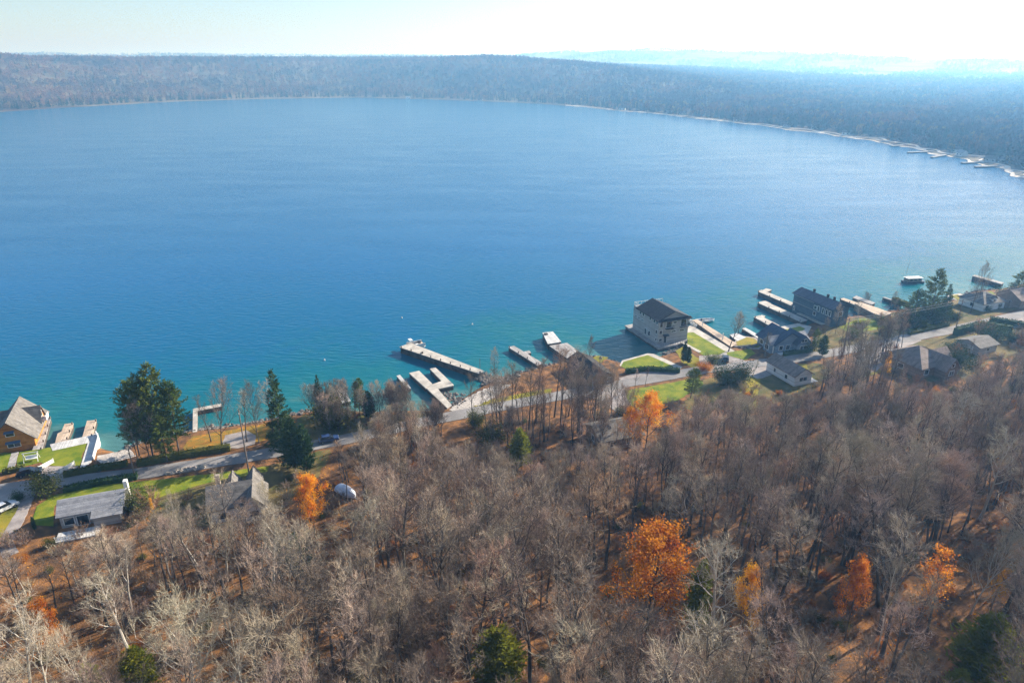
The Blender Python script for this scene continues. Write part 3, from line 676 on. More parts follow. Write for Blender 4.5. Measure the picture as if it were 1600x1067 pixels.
# ------------------------------------------------------------------ houses
class House:
    def __init__(s, name, label, cat, corner, rz, w, l, h, wall_m, base_z=LAND, wname='wall'):
        s.o = thing(name, label, cat, (corner[0], corner[1], base_z), R(rz)); s.w, s.l, s.h, s.wm = w, l, h, wall_m
        MB().box(0, w, 0, l, -.6, h).build(wname, wall_m, s.o)
    def block(s, x0, x1, y0, y1, z0, z1, m=None, name='wing'): return MB().box(x0, x1, y0, y1, z0, z1).build(name, m or s.wm, s.o)
    def gable(s, x0, x1, y0, y1, z, rise, axis, m, ov=.5, th=.18, walls=True, name='roof'):
        """a gable roof over the rectangle, ridge along axis"""
        mb = MB()
        if axis == 'y':
            xm = (x0 + x1) / 2; k = rise / (xm - x0); a, b = y0 - ov, y1 + ov; zz = z - ov * k
            mb.slab([(x0 - ov, a, zz + th), (xm, a, z + rise + th), (xm, b, z + rise + th), (x0 - ov, b, zz + th)][::-1], th)
            mb.slab([(xm, a, z + rise + th), (x1 + ov, a, zz + th), (x1 + ov, b, zz + th), (xm, b, z + rise + th)][::-1], th)
            tri = [[(x0 + .02, y, z), (x1 - .02, y, z), (xm, y, z + rise - .02)] for y in (y0, y1)]; e = (0, .15, 0)
        else:
            ym = (y0 + y1) / 2; k = rise / (ym - y0); a, b = x0 - ov, x1 + ov; zz = z - ov * k
            mb.slab([(a, y0 - ov, zz + th), (b, y0 - ov, zz + th), (b, ym, z + rise + th), (a, ym, z + rise + th)], th)
            mb.slab([(a, ym, z + rise + th), (b, ym, z + rise + th), (b, y1 + ov, zz + th), (a, y1 + ov, zz + th)], th)
            tri = [[(x, y0 + .02, z), (x, y1 - .02, z), (x, ym, z + rise - .02)] for x in (x0, x1)]; e = (.15, 0, 0)
        r = mb.build(name, m, s.o)
        if walls:
            for i, t in enumerate(tri):
                sg = 1 if i == 0 else -1; q = [tuple(p[j] + e[j] * sg for j in range(3)) for p in t]
                MB().add(t + q, [(0, 1, 2), (5, 4, 3), (0, 3, 4, 1), (1, 4, 5, 2), (2, 5, 3, 0)]).build('gable_wall', s.wm, s.o)
        return r
    def hip(s, x0, x1, y0, y1, z, rise, axis, m, ov=.5, name='roof'):
        x0 -= ov; x1 += ov; y0 -= ov; y1 += ov
        if axis == 'x': hh = (y1 - y0) / 2; a, b = (x0 + hh, (y0 + y1) / 2, z + rise), (x1 - hh, (y0 + y1) / 2, z + rise)
        else: hh = (x1 - x0) / 2; a, b = ((x0 + x1) / 2, y0 + hh, z + rise), ((x0 + x1) / 2, y1 - hh, z + rise)
        v = [(x0, y0, z), (x1, y0, z), (x1, y1, z), (x0, y1, z), a, b, (x0, y0, z - .2), (x1, y0, z - .2), (x1, y1, z - .2), (x0, y1, z - .2)]
        f = [(0, 1, 5, 4), (1, 2, 5), (2, 3, 4, 5), (3, 0, 4)] if axis == 'x' else [(0, 1, 4), (1, 2, 5, 4), (2, 3, 5), (3, 0, 4, 5)]
        return MB().add(v, f + [(6, 7, 1, 0), (7, 8, 2, 1), (8, 9, 3, 2), (9, 6, 0, 3), (9, 8, 7, 6)]).build(name, m, s.o)
    def opening(s, face, u, z, ww, hh, name='window', x=None, fr=.12, fm=None, pm=None):
        """window or door on a face (F front, L left, R right, B back), u = centre along the face; x = plane offset if not on the main box"""
        pos = {'F': 0, 'L': 0, 'R': s.w, 'B': s.l}[face] if x is None else x
        def box(mb, a0, a1, z0, z1, d0, d1):
            sg = -1 if face in 'FL' else 1; p0, p1 = sorted((pos + sg * d0, pos + sg * d1))
            if face in 'FB': mb.box(a0, a1, p0, p1, z0, z1)
            else: mb.box(p0, p1, a0, a1, z0, z1)
        mb = MB(); a, b = u - ww / 2, u + ww / 2
        for q in ((a - fr, a, z - fr, z + hh + fr), (b, b + fr, z - fr, z + hh + fr), (a, b, z - fr, z), (a, b, z + hh, z + hh + fr)): box(mb, *q, -.02, .07)
        if ww > 1.6 and name == 'window': box(mb, u - .05, u + .05, z, z + hh, -.01, .05)
        o = mb.build(name, fm or M['white'], s.o)
        g = MB(); box(g, a, b, z, z + hh, -.03, .025); g.build('pane' if name == 'window' else 'panel', pm or M['glass'], o)
        return o

# the three storey boathouse
h = House('boathouse', 'three storey grey boathouse with dark roof standing on its deck', 'boathouse', (44.3, 192.9), 20, 10.5, 15.2, 7.6, M['grey_siding'], 1.25)
h.gable(0, 10.5, .2, 12.4, 7.6, 2.3, 'y', M['roof_dark'], ov=.7)
MB().slab([(-.7, -.9, 7.35), (11.2, -.9, 7.35), (11.2, .25, 7.75), (-.7, .25, 7.75)], .15).build('skirt_roof', M['roof_dark'], h.o)
h.opening('F', .9, 5.3, 1.0, 1.6); h.opening('F', 3.6, 4.9, 1.9, 2.1, 'balcony_door'); h.opening('F', 5.7, 6.0, 1.1, .7); h.opening('F', 8.7, 4.9, 1.9, 2.1, 'balcony_door')
h.opening('F', .9, 3.0, 1.0, 1.2); h.opening('F', 5.4, 3.2, 1.6, .45); h.opening('F', 8.3, 3.2, 1.6, .45)
h.opening('F', 1.0, .8, 1.0, .8); h.opening('F', 2.6, .05, 1.0, 2.1, 'door', pm=M['car_dark'])
MB().slab([(1.6, -.9, 2.5), (3.6, -.9, 2.5), (3.6, .0, 2.85), (1.6, 0, 2.85)], .1).build('door_canopy', M['roof_dark'], h.o)
for u in (3.6, 8.7):
    b = MB(); b.box(u - 1.3, u + 1.3, -1.0, -.01, 4.6, 4.75); b = b.build('balcony', M['roof_dark'], h.o)
    r_ = MB().box(u - 1.3, u + 1.3, -1.0, -.94, 5.6, 5.7)
    for k in range(9): r_.box(u - 1.3 + k * .32, u - 1.26 + k * .32, -.99, -.95, 4.75, 5.6)
    r_.build('railing', M['roof_dark'], b)
for u in (1.0, 2.6, 5.0, 9.0, 10.8): h.opening('L', u, 6.0, .9, 1.2)
for u in (9.4, 11.6, 13.6): h.opening('L', u, 4.3, 1.5, .35)
h.opening('L', 1.0, 3.0, .8, 1.2)
h.opening('L', 5.0, .9, 1.0, 1.5); h.opening('L', 7.2, .6, 1.0, 1.9); h.opening('L', .9, .8, .7, .8)
r_ = MB()
for k in range(9): r_.box(.05 + k * 1.29, .15 + k * 1.29, 15.05, 15.15, 7.6, 8.6)
r_.box(.05, 10.45, 15.05, 15.15, 8.6, 8.7); r_.box(.05, .15, 12.9, 15.05, 8.6, 8.7)
for k in range(4): r_.box(.05, .15, 12.9 + k * .6, 13.0 + k * .6, 7.6, 8.6)
r_.build('terrace_railing', M['white'], h.o)
r_ = MB()
for k in range(14): r_.box(-.1 + k * .85, -.02 + k * .85, -2.2, -2.12, 0, .95)
r_.box(-.1, 11.1, -2.2, -2.12, .95, 1.02); r_.build('deck_railing', M['metal'], h.o)

# the log boathouse on the left
h = House('log_boathouse', 'orange log boathouse with steep grey shingle roof at the left edge', 'boathouse', (-113.9, 129.6), 23, 8.2, 12.5, 2.7, M['log_wall'], 1.2)
h.gable(0, 8.2, 0, 12.5, 2.7, 4.2, 'y', M['roof_grey'], ov=.8)
h.gable(4.1, 8.5, 6.5, 10.5, 2.9, 3.0, 'x', M['roof_grey'], ov=.35, name='dormer_roof')
h.block(4.5, 8.45, 6.7, 10.3, 2.6, 3.0, name='dormer_wall')
h.gable(-.3, 3.6, 6.5, 10.5, 2.9, 3.0, 'x', M['roof_grey'], ov=.35, name='dormer_roof')
h.opening('F', 4.1, 3.4, 1.5, 1.1); h.opening('F', 4.3, .7, 2.3, 1.3); h.opening('R', 8.5, 3.3, 1.2, 1.1, x=8.52); h.opening('R', 2.6, .8, 1.2, 1.3)
for u, z, ww in ((4.1, 4.65, 1.9), (4.3, 2.15, 2.8)):
    MB().slab([(u - ww / 2, -.8, z - .3), (u + ww / 2, -.8, z - .3), (u + ww / 2, -.08, z), (u - ww / 2, -.08, z)], .06).build('awning', M['cloth_dark'], h.o)
b = h.block(8.22, 9.6, 7.3, 9.7, 2.5, 2.65, M['white'], 'balcony')
MB().box(9.5, 9.6, 7.3, 9.7, 2.65, 3.6).build('railing', M['white'], b)

# long low house, bottom left
h = House('bungalow', 'low bungalow with long pale grey roof and front deck, bottom left', 'house', (-82.6, 103.4), 20, 10.2, 5.6, 2.7, M['grey_siding'], 1.2)
h.gable(0, 10.2, .2, 5.6, 2.7, 1.5, 'x', M['roof_pale'], ov=.5)
h.block(5.6, 10.0, -1.6, -.02, -.6, 2.1, name='wing')
MB().slab([(5.3, -2.0, 2.15), (10.5, -2.0, 2.15), (10.5, -.2, 2.72), (5.3, -.2, 2.72)], .14).build('wing_roof', M['roof_pale'], h.o)
h.opening('F', 1.4, .6, 1.6, 1.4); h.opening('F', 3.6, .05, 1.8, 2.0, 'door'); h.opening('L', 2.8, .8, 1.6, 1.2)
d_ = MB().box(-.2, 6.6, -4.6, -1.65, -.3, .25).build('deck', M['white_weathered'], h.o)
for x in (-.1, 3.2, 6.5): MB().box(x - .07, x + .07, -4.55, -4.41, .25, 1.3).build('post', M['white'], d_)
MB().box(-.1, 6.5, -4.52, -4.45, 1.1, 1.2).build('rail', M['white_weathered'], d_)
for k in range(14): MB().box(.2 + k * .46, .26 + k * .46, -4.51, -4.46, .25, 1.1).build('baluster', M['white_weathered'], d_)
MB().box(10.22, 10.9, 4.4, 5.4, -.5, 5.0).build('chimney', M['white'], h.o)
h.block(10.9, 12.6, 1.6, 3.2, -.3, 1.0, M['white_weathered'], 'side_bin')

# gabled cottage behind the bare tree
h = House('cottage', 'white-gabled cottage with grey roofs among bare trees below the road', 'house', (-55.6, 104.6), 18, 7.2, 7.2, 3.3, M['white_siding'], 1.2)
h.gable(0, 7.2, 0, 7.2, 3.3, 2.6, 'x', M['roof_grey'], ov=.5)
h.block(5.6, 9.8, -1.2, 6.0, -.6, 3.1)
h.gable(5.6, 9.8, -1.2, 6.0, 3.1, 2.2, 'y', M['roof_grey'], ov=.45, name='wing_roof')
h.block(2.6, 5.2, 5.0, 8.6, -.6, 3.4, name='gabled_bay'); h.gable(2.6, 5.2, 4.0, 8.6, 3.4, 2.0, 'y', M['roof_grey'], ov=.35, name='bay_roof')
h.block(6.4, 9.0, 5.0, 9.2, -.6, 3.4, name='gabled_bay'); h.gable(6.4, 9.0, 4.0, 9.2, 3.4, 2.0, 'y', M['roof_grey'], ov=.35, name='bay_roof')
h.opening('L', 3.6, 1.0, 1.4, 1.3); h.opening('L', 3.6, 3.4, 1.0, 1.0); h.opening('F', 2.2, .8, 1.4, 1.3); h.opening('F', 7.7, 1.0, 1.6, 1.2, x=-1.2)
MB().box(1.0, 1.8, 5.8, 6.6, 3.5, 6.6).build('chimney', M['stone'], h.o)

# dark roofed boathouse
h = House('dark_roof_boathouse', 'boathouse with charcoal gable roof behind the row of bare trunks', 'boathouse', (20.4, 162.6), 22, 7.2, 13.4, 2.4, M['brown_siding'], 1.2)
h.gable(0, 7.2, 0, 13.4, 2.4, 1.9, 'y', M['roof_black'], ov=.6)
h.opening('F', 2.2, .05, 2.6, 2.1, 'garage_door', pm=M['white_weathered']); h.opening('F', 6.0, .8, 1.4, 1.1); h.opening('L', 4, .8, 1.2, 1.1)
for u in (4.5, 10.5): h.opening('R', u, .8, 1.4, 1.1)

# navy boathouse
h = House('navy_boathouse', 'tall narrow navy blue boathouse rising from the water by the piers', 'boathouse', (103.4, 207.4), 20, 6.4, 18, 7.0, M['navy_siding'], .4)
h.gable(0, 6.4, 0, 18, 7.0, 1.5, 'y', M['roof_slate'], ov=.5)
for z in (3.9, 6.4): MB().box(-.08, 0, 8.5, 18, z, z + .14).build('trim_band', M['metal'], h.o)
for u in (1.2, 2.6, 4.2, 6.2): h.opening('L', u, 4.2, .8, 1.7)
h.opening('L', 7.6, 2.4, 1.1, 1.2); h.opening('L', 7.6, 4.6, 1.2, 1.0); h.opening('F', 3.2, 4.2, 1.6, 1.5); h.opening('L', 17.0, 1.2, .5, 1.2)
for y in (12.2, 6.0, 3.2): MB().box(2.9, 3.5, y, y + .6, 8.2, 9.7).build('chimney', M['roof_black'], h.o)
MB().box(-1.4, -.02, 2.5, 14, .9, 1.1).build('side_deck', M['concrete'], h.o)

# blue gabled house
h = House('blue_house', 'blue gabled house with slate roof standing by the road bend', 'house', (77.4, 185.4), 17, 9.6, 8.4, 3.0, M['blue_siding'], 1.2)
h.gable(0, 9.6, 0, 8.4, 3.0, 3.0, 'y', M['roof_slate'], ov=.6)
h.block(6.2, 10.6, -1.8, 3.6, -.6, 3.0); h.gable(6.2, 10.6, -1.8, 4.6, 3.0, 2.3, 'y', M['roof_slate'], ov=.45, name='wing_roof')
h.block(9.6, 12.2, 1.0, 6.5, -.6, 2.6, name='side_wing'); h.gable(9.0, 12.4, 1.0, 6.5, 2.6, 1.7, 'x', M['roof_pale'], ov=.45, name='side_roof')
h.block(-1.2, 1.6, .6, 4.0, -.6, 3.0, name='entry_bay'); h.gable(-1.2, 3.2, .6, 4.0, 3.0, 1.7, 'x', M['roof_pale'], ov=.4, name='entry_roof')
h.opening('F', 2.0, .9, 1.2, 1.3); h.opening('F', 4.4, .9, 1.2, 1.3); h.opening('F', 8.4, .9, 2.2, 1.3, x=-1.8); h.opening('F', 8.4, 3.4, 1.8, .8, x=-1.8)
h.opening('L', 2.3, .8, 1.6, 1.4, x=-1.2); h.opening('L', 6.4, .8, 1.4, 1.3); h.opening('F', .2, .05, 1.0, 2.0, 'door', x=.6, pm=M['white'])
MB().box(.0, 6.0, -1.5, -.02, -.5, .1).build('porch', M['white'], h.o)

# white cottage below the road
wc = G(1240, 604, 1.2)
h = House('white_cottage', 'white sided cottage with brown roof just below the road', 'house', wc, 20, 5.6, 11, 3.0, M['white_siding'], 1.2)
h.gable(0, 5.6, 0, 11, 3.0, 1.7, 'y', M['roof_brown'], ov=.45)
h.opening('F', 2.8, 1.2, 2.4, 1.1); h.opening('L', 3.2, 1.0, .9, 1.1); h.opening('L', 7.6, 1.0, .9, 1.1); h.opening('R', 5, 1, 1.2, 1.1)
MB().box(5.62, 8.2, .2, 3.2, -.3, .2).build('deck', M['white_weathered'], h.o)

# shingled house under the orange maple
mc_ = G(938, 706, 1.2)
h = House('shingled_house', 'house with grey shingle roof and skylights beneath the orange maple', 'house', (mc_[0], mc_[1]), 18, 10, 8, 2.8, M['brown_siding'], 1.2)
h.gable(0, 10, 0, 8, 2.8, 1.6, 'x', M['roof_grey'], ov=.6)
for u in (1.6, 3.2): MB().slab([(u - .4, 2.4, 4.05), (u + .4, 2.4, 4.05), (u + .4, 3.5, 4.5), (u - .4, 3.5, 4.5)], .06).build('skylight', M['glass'], h.o)
h.opening('F', 3, .8, 1.4, 1.2); h.opening('F', 7, .8, 1.4, 1.2); h.opening('L', 4, .8, 1.2, 1.2)

# hipped houses on the right
p_ = G(1436, 592, 1.2)
h = House('hipped_house', 'large brown house with hipped roofs half hidden by bare trees', 'house', p_, 24, 12, 12, 3.0, M['brown_siding'], 1.2)
h.hip(0, 12, 0, 12, 3.0, 3.6, 'x', M['roof_brown'], .6)
h.block(5.5, 10.5, -3.2, 1, -.6, 2.9); h.gable(5.5, 10.5, -3.2, 6, 2.9, 2.8, 'y', M['roof_brown'], .5, name='wing_roof')
h.block(11, 14.4, 1.5, 6.5, -.6, 2.9, name='side_wing'); h.gable(8, 14.4, 1.5, 6.5, 2.9, 2.6, 'x', M['roof_brown'], .5, name='side_roof')
h.opening('F', 2.4, .9, 1.6, 1.3); h.opening('F', 8, .9, 1.8, 1.3, x=-3.2); h.opening('F', 8, 3.3, 1, .9, x=-3.2); h.opening('L', 6, .9, 1.6, 1.3)
p_ = G(1528, 556, 1.2)
h = House('garage', 'low garage with plain grey roof beside the yellow lawn', 'garage', p_, 24, 8, 7, 2.5, M['grey_siding'], 1.2)
h.gable(0, 8, 0, 7, 2.5, 1.3, 'x', M['roof_grey'], .5); h.opening('L', 3.5, .05, 3.0, 2.1, 'garage_door', pm=M['white']); h.opening('F', 4, .9, 1.4, 1.0)
p_ = G(1534, 487, 1.2)
h = House('hipped_cottage', 'grey hipped cottage with small dormer by the right shore', 'house', p_, 20, 10.5, 9, 2.8, M['white_siding'], 1.2)
h.hip(0, 10.5, 0, 9, 2.8, 2.6, 'x', M['roof_grey'], .6)
h.block(4.2, 6.2, .2, 3.4, 2.7, 4.2, name='dormer_wall'); h.gable(4.2, 6.2, .2, 4.2, 4.2, .7, 'y', M['roof_grey'], .25, name='dormer_roof', walls=False); h.opening('F', 5.2, 3.0, 1.0, .8, x=.2)
h.opening('F', 2, .8, 1.4, 1.2); h.opening('F', 8.4, .8, 1.8, 1.2); h.opening('L', 4, .8, 1.4, 1.2)
p_ = G(1592, 483, 1.2)
h = House('shore_house', 'brown-roofed house cut by the right picture edge at the shore', 'house', p_, 20, 10, 9, 3.2, M['brown_siding'], 1.2)
h.gable(0, 10, 0, 9, 3.2, 2.6, 'x', M['roof_brown'], .6); h.opening('L', 4, .8, 1.4, 1.2); h.opening('F', 3, .8, 1.4, 1.2); h.opening('F', 7, .8, 1.4, 1.2)

# small houses with pale and grey shingle roofs on the far shore
FARH = [(640, 150, 14), (755, 157, 16), (846, 162, 12), (978, 167, 16), (1050, 171, 12), (1072, 172, 15), (1155, 182, 12), (1238, 194, 14), (1281, 199, 15), (1330, 206, 12), (1462, 231, 10), (1505, 239, 12), (1512, 243, 10), (1560, 240, 12), (1577, 262, 9)]
def far_place(px, py, d):
    """the point on the far shore in this pixel column, moved d metres inland"""
    best = None
    for a in np.radians(np.arange(-5, 150, .1)):
        r = far_r(a) + d; x = FC[0] + r * math.cos(a); y = FC[1] + r * math.sin(a); z = far_z(a, d, x, y)
        q = proj(x, y, z)
        if q[2] > 0 and (best is None or abs(q[0] - px) < best[0]): best = (abs(q[0] - px), x, y, z, a)
    return best[1:]
where = ['left end of the beach', 'middle of the beach', 'start of the pale sand', 'centre of the far bay', 'sandy curve', 'wooded bend', 'bright sand spit', 'widest sand', 'far right beach',
         'tall pines', 'end of the sand', 'first long far dock', 'second far dock', 'right hand woods', 'rightmost far dock']
for i, (px, py, w) in enumerate(FARH):
    x, y, z, a = far_place(px, py, 10 + 8 * (i % 3) + (10 if 820 < px < 1470 else 0))
    h = House('far_house', 'tiny pale %s on the far shore by the %s' % (('house', 'cottage', 'white house')[i % 3], where[i]), 'house', (x, y), math.degrees(a) + 90 + rnd.uniform(-20, 20), w * .75, 6, 3.2, (M['white_siding'], M['roof_pale'], M['white'])[i % 3], z - .1)
    w *= .75; h.gable(0, w, 0, 6, 3.2, 2.2, 'x', (M['roof_pale'], M['roof_grey'])[i % 2], .5)
    for u in (.25, .75): h.opening('F', w * u, 1.0, 1.5, 1.3); h.opening('B', w * u, 1.0, 1.5, 1.3)
for i, (px, L, lab) in enumerate([(1452, 26, 'longest dark dock on the far right shore'), (1478, 32, 'broad dock ending the far sand beach'), (1528, 16, 'short dock below the far right houses'), (1556, 20, 'low pale dock near the right edge of the far shore'),
                                  (1405, 12, 'stub dock at the end of the far sand'), (640, 22, 'thin dock in the middle of the far shore')]):
    x, y, z, a = far_place(px, 0, 0)
    o = thing('far_dock', lab, 'dock', (x, y, 0), a + math.pi + rnd.uniform(-.3, .3)); MB().box(-6, L, -1.6, 1.6, .9, 1.2).build('deck', M['grey_wood'], o); MB().box(-6, L - .2, -1.5, 1.5, -1, .89).build('crib', M['pier_dark'], o)

# ------------------------------------------------------------------ boats, cars and small things
def hull(L, Wd, D):
    mb = MB(); st = [(-.5, .82, .95), (-.25, 1.0, 1.0), (.1, .97, 1.0), (.32, .7, 1.06), (.45, .3, 1.15), (.5, .04, 1.2)]; v = []
    for t, w, hh in st:
        x = t * L; b = w * Wd / 2; v += [(x, -b, D * hh), (x, -b * .7, .12 * D), (x, 0, -.15 * D), (x, b * .7, .12 * D), (x, b, D * hh), (x, b * .85, D * hh - .02), (x, b * .7, D * .45), (x, -b * .7, D * .45), (x, -b * .85, D * hh - .02)]
    n = 9; f = [tuple(range(n))[::-1], tuple(range((len(st) - 1) * n, len(st) * n))]
    for i in range(len(st) - 1):
        for j in range(n): a, b = i * n + j, i * n + (j + 1) % n; f.append((a, b, b + n, a + n))
    return mb.add(v, f)
def motorboat(px, z, rz, L, label, name='motorboat'):
    x, y = G(*px, z)
    o = thing(name, label, 'boat', (x, y, z), rz)
    hull(L, L * .36, .85).build('hull', M['white'], o)
    MB().slab([(.05 * L, -.14 * L, 1.35), (.16 * L, -.12 * L, .85), (.16 * L, .12 * L, .85), (.05 * L, .14 * L, 1.35)], .04).build('windscreen', M['glass'], o)
    for yy in (-.45, .45): MB().box(-.12 * L - .3, -.12 * L + .3, yy - .28, yy + .28, .38, .8).box(-.12 * L - .3, -.12 * L - .2, yy - .28, yy + .28, .8, 1.2).build('seat', M['car_dark'], o)
    MB().box(-.5 * L - .45, -.5 * L - .01, -.22, .22, -.1, 1.15).build('outboard_motor', M['car_dark'], o)
    return o
motorboat((1101, 503), .1, R(15), 7.0, 'white motorboat moored at the end of the beige boat dock')
def pwc(px, label):
    x, y = G(*px, 1.0); o = thing('jet_boat', label, 'boat', (x, y, .9), R(110)); hull(3.2, 1.2, .7).build('hull', M['white'], o); MB().box(-.9, .2, -.22, .22, .6, .95).build('seat', M['white_weathered'], o); MB().box(.25, .35, -.35, .35, .9, 1.1).build('handlebar', M['rubber'], o)
    MB().box(-.9, -.6, -.5, .5, -2.4, .1).box(.5, .8, -.5, .5, -2.4, .1).build('lift_cradle', M['metal'], o)
pwc((1078, 503), 'white watercraft on a lift at the boathouse corner'); pwc((1083, 508), 'white watercraft on a lift nearest the quay lawn')
# work boat at the breakwater tip
x, y = G(650, 541, .2)
o = thing('pontoon_boat', 'pontoon boat with wooden deck and white canopy at the breakwater tip', 'boat', (x, y, 0), R(28))
for yy in (-1.1, 1.1): MB().tube([(-2.6, yy, .2), (-2.2, yy, .2), (2.2, yy, .2), (2.7, yy, .3)], [.1, .35, .35, .08], 8).build('float', M['white'], o)
MB().box(-2.5, 2.5, -1.5, 1.5, .5, .7).build('deck', D_, o)
for yy in (-1.5, 1.4): MB().box(-2.5, 2.5, yy, yy + .1, .7, 1.4).build('side_rail', M['white'], o)
MB().box(-2.2, -1.2, -.9, .9, 2.6, 2.75).build('canopy', M['white'], o)
for xx in (-2.15, -1.3):
    for yy in (-.8, .75): MB().box(xx, xx + .08, yy, yy + .08, .7, 2.6).build('canopy_post', M['white'], o)
MB().box(-.4, .5, -1.3, -.6, .7, 1.3).build('seat', M['white'], o); MB().box(1.0, 1.8, .5, 1.3, .7, 1.4).build('seat', M['car_dark'], o)
# house barge on the right
x, y = G(1427, 441, .2)
o = thing('barge', 'flat-topped dark barge with tall thin mast off the tall spruce', 'boat', (x, y, 0), R(8))
MB().prism([(-4.2, -1.6), (3.6, -1.6), (4.4, 0), (3.6, 1.6), (-4.2, 1.6)], -.5, .8).build('hull', M['car_dark'], o)
MB().box(-3.4, 2.6, -1.2, 1.2, .8, 2.1).build('cabin', M['brown_siding'], o); MB().box(-3.8, 3.0, -1.5, 1.5, 2.1, 2.25).build('roof', M['white'], o)
for xx in (-2.4, -.6, 1.2): MB().box(xx, xx + .9, -1.23, -1.19, 1.2, 1.8).build('window', M['glass'], o)
MB().tube([(-3.9, 0, .8), (-3.8, 0, 5), (-3.7, 0, 9.5)], [.07, .05, .03], 5).build('mast', M['metal'], o)
def buoy(px, lab):
    x, y = G(*px, 0); o = thing('mooring_buoy', lab, 'buoy', (x, y, 0)); MB().tube([(0, 0, -.4), (0, 0, -.3), (0, 0, .05), (0, 0, .35), (0, 0, .42)], [.04, .2, .26, .18, .03], 8).build('float', M['white'], o); MB().tube([(0, 0, .4), (0, 0, .75)], [.05, .05], 5).build('ring_post', M['metal'], o)
buoy((507, 563), 'white buoy afloat near the small wooden dock'); buoy((628, 497), 'white buoy afloat beyond the breakwater tip'); buoy((738, 507), 'white buoy afloat right of the breakwater')

def car(px, rz, label, paint, name='car', z=1.31, s=1.0):
    x, y = G(*px, z); o = thing(name, label, 'car', (x, y, z), rz, scale=s)
    prof = [(-2.2, .35), (-2.25, .75), (-1.9, .98), (-.7, 1.02), (.9, 1.0), (2.0, .88), (2.25, .65), (2.25, .35)]
    cab = [(-1.95, .99), (-1.55, 1.5), (.25, 1.52), (1.05, 1.0)]
    def ext(pr, w0, w1):
        n = len(pr); k = lambda z_: w0 + (w1 - w0) * (z_ - pr[0][1]) / .6
        v = [(a, -k(b) / 2, b) for a, b in pr] + [(a, k(b) / 2, b) for a, b in pr]
        return MB().add(v, [tuple(range(n)), tuple(range(2 * n - 1, n - 1, -1))] + [(i, n + i, n + (i + 1) % n, (i + 1) % n) for i in range(n)])
    ext(prof, 1.8, 1.82).build('body', paint, o)
    ext(cab, 1.7, 1.4).build('cabin', M['glass'], o)
    MB().box(-1.5, .2, -.68, .68, 1.515, 1.56).build('roof', paint, o)
    for xx in (-1.4, 1.4):
        for yy in (-.86, .86):
            w = MB().tube([(xx, yy - .11, .33), (xx, yy + .11, .33)], [.33, .33], 12); w.add([w.v[i] for i in range(12)], [tuple(range(12))]); w.add([w.v[12 + i] for i in range(12)], [tuple(range(11, -1, -1))])
            t = w.build('wheel', M['rubber'], o); MB().box(xx - .15, xx + .15, yy - .125, yy + .125, .18, .48).build('rim', M['metal'], t)
    for yy in (-.65, .65):
        MB().box(2.2, 2.27, yy - .2, yy + .2, .62, .76).build('headlight', M['white'], o); MB().box(-2.28, -2.2, yy - .2, yy + .2, .68, .82).build('tail_light', M['leaf_rust'], o)
car((47, 741), R(25), 'dark car parked by the yellowish bush beside the log boathouse lawn', M['car_dark'])
car((1133, 563), R(75), 'dark car parked on the drive behind the three storey boathouse', M['car_dark'])
car((514, 689), R(20), 'blue car on the road beside the dark cedars', M['car_blue'], z=1.32)
car((8, 796), R(60), 'white car parked on the drive at the left edge', M['car_white'])
# tarp covered boat on a trailer, above the orange tree
x, y = G(541, 772, 1.2)
o = thing('covered_boat', 'boat under pale blue tarpaulin right of the small orange tree', 'boat', (x, y, 1.2), R(-40))
mb = MB(); st = [(-2.8, .3, 1.0), (-2.2, 1.2, 1.5), (0, 1.35, 2.1), (1.8, 1.0, 1.9), (2.9, .15, 1.2)]; v = []
for xx, w, t in st: v += [(xx, -w, .5), (xx, -w * .9, 1.0), (xx, -w * .4, t * .92), (xx, 0, t), (xx, w * .4, t * .9), (xx, w * .9, 1.0), (xx, w, .5)]
mb.add(v, [tuple(range(7)), tuple(range(34, 27, -1))] + [(i * 7 + j, i * 7 + (j + 1) % 7, (i + 1) * 7 + (j + 1) % 7, (i + 1) * 7 + j) for i in range(4) for j in range(7)]); mb.build('tarpaulin', M['tarp'], o)
MB().box(-2.4, 3.6, -.1, .1, .35, .5).box(-1.2, -1.0, -1, 1, .35, .5).build('trailer_frame', M['metal'], o)
for yy in (-1.05, 1.05): MB().tube([(-1.1, yy - .1, .32), (-1.1, yy + .1, .32)], [.32, .32], 10).build('wheel', M['rubber'], o)
# white garden swing by the log boathouse
x, y = G(50, 719, 1.3)
o = thing('garden_swing', 'white garden swing seat on the lawn before the log boathouse', 'swing', (x, y, 1.25), R(20))
for xx in (-1.3, 1.3):
    MB().tube([(xx, -.9, -.02), (xx, 0, 1.9)], [.06, .06], 4).build('leg', M['white'], o); MB().tube([(xx, .9, -.02), (xx, 0, 1.9)], [.06, .06], 4).build('leg', M['white'], o)
MB().box(-1.5, 1.5, -.06, .06, 1.86, 1.98).build('crossbar', M['white'], o); MB().box(-1.1, 1.1, -.35, .35, .5, .6).build('seat', M['white'], o); MB().box(-1.1, 1.1, .3, .4, .6, 1.15).build('backrest', M['white'], o)
for px, lab in (((73, 729), 'left white gate post of the hedged parking bay'), ((106, 733), 'right white gate post of the hedged parking bay')):
    x, y = G(*px, 1.2); o = thing('gate_wing', lab, 'gate', (x, y, 1.2), R(70)); MB().box(-1.6, 1.6, -.06, .06, .1, 1.0).build('panel', M['white'], o); MB().box(-1.7, -1.6, -.09, .09, -.2, 1.15).build('post', M['white'], o); MB().box(1.6, 1.7, -.09, .09, -.2, 1.15).build('post', M['white'], o)
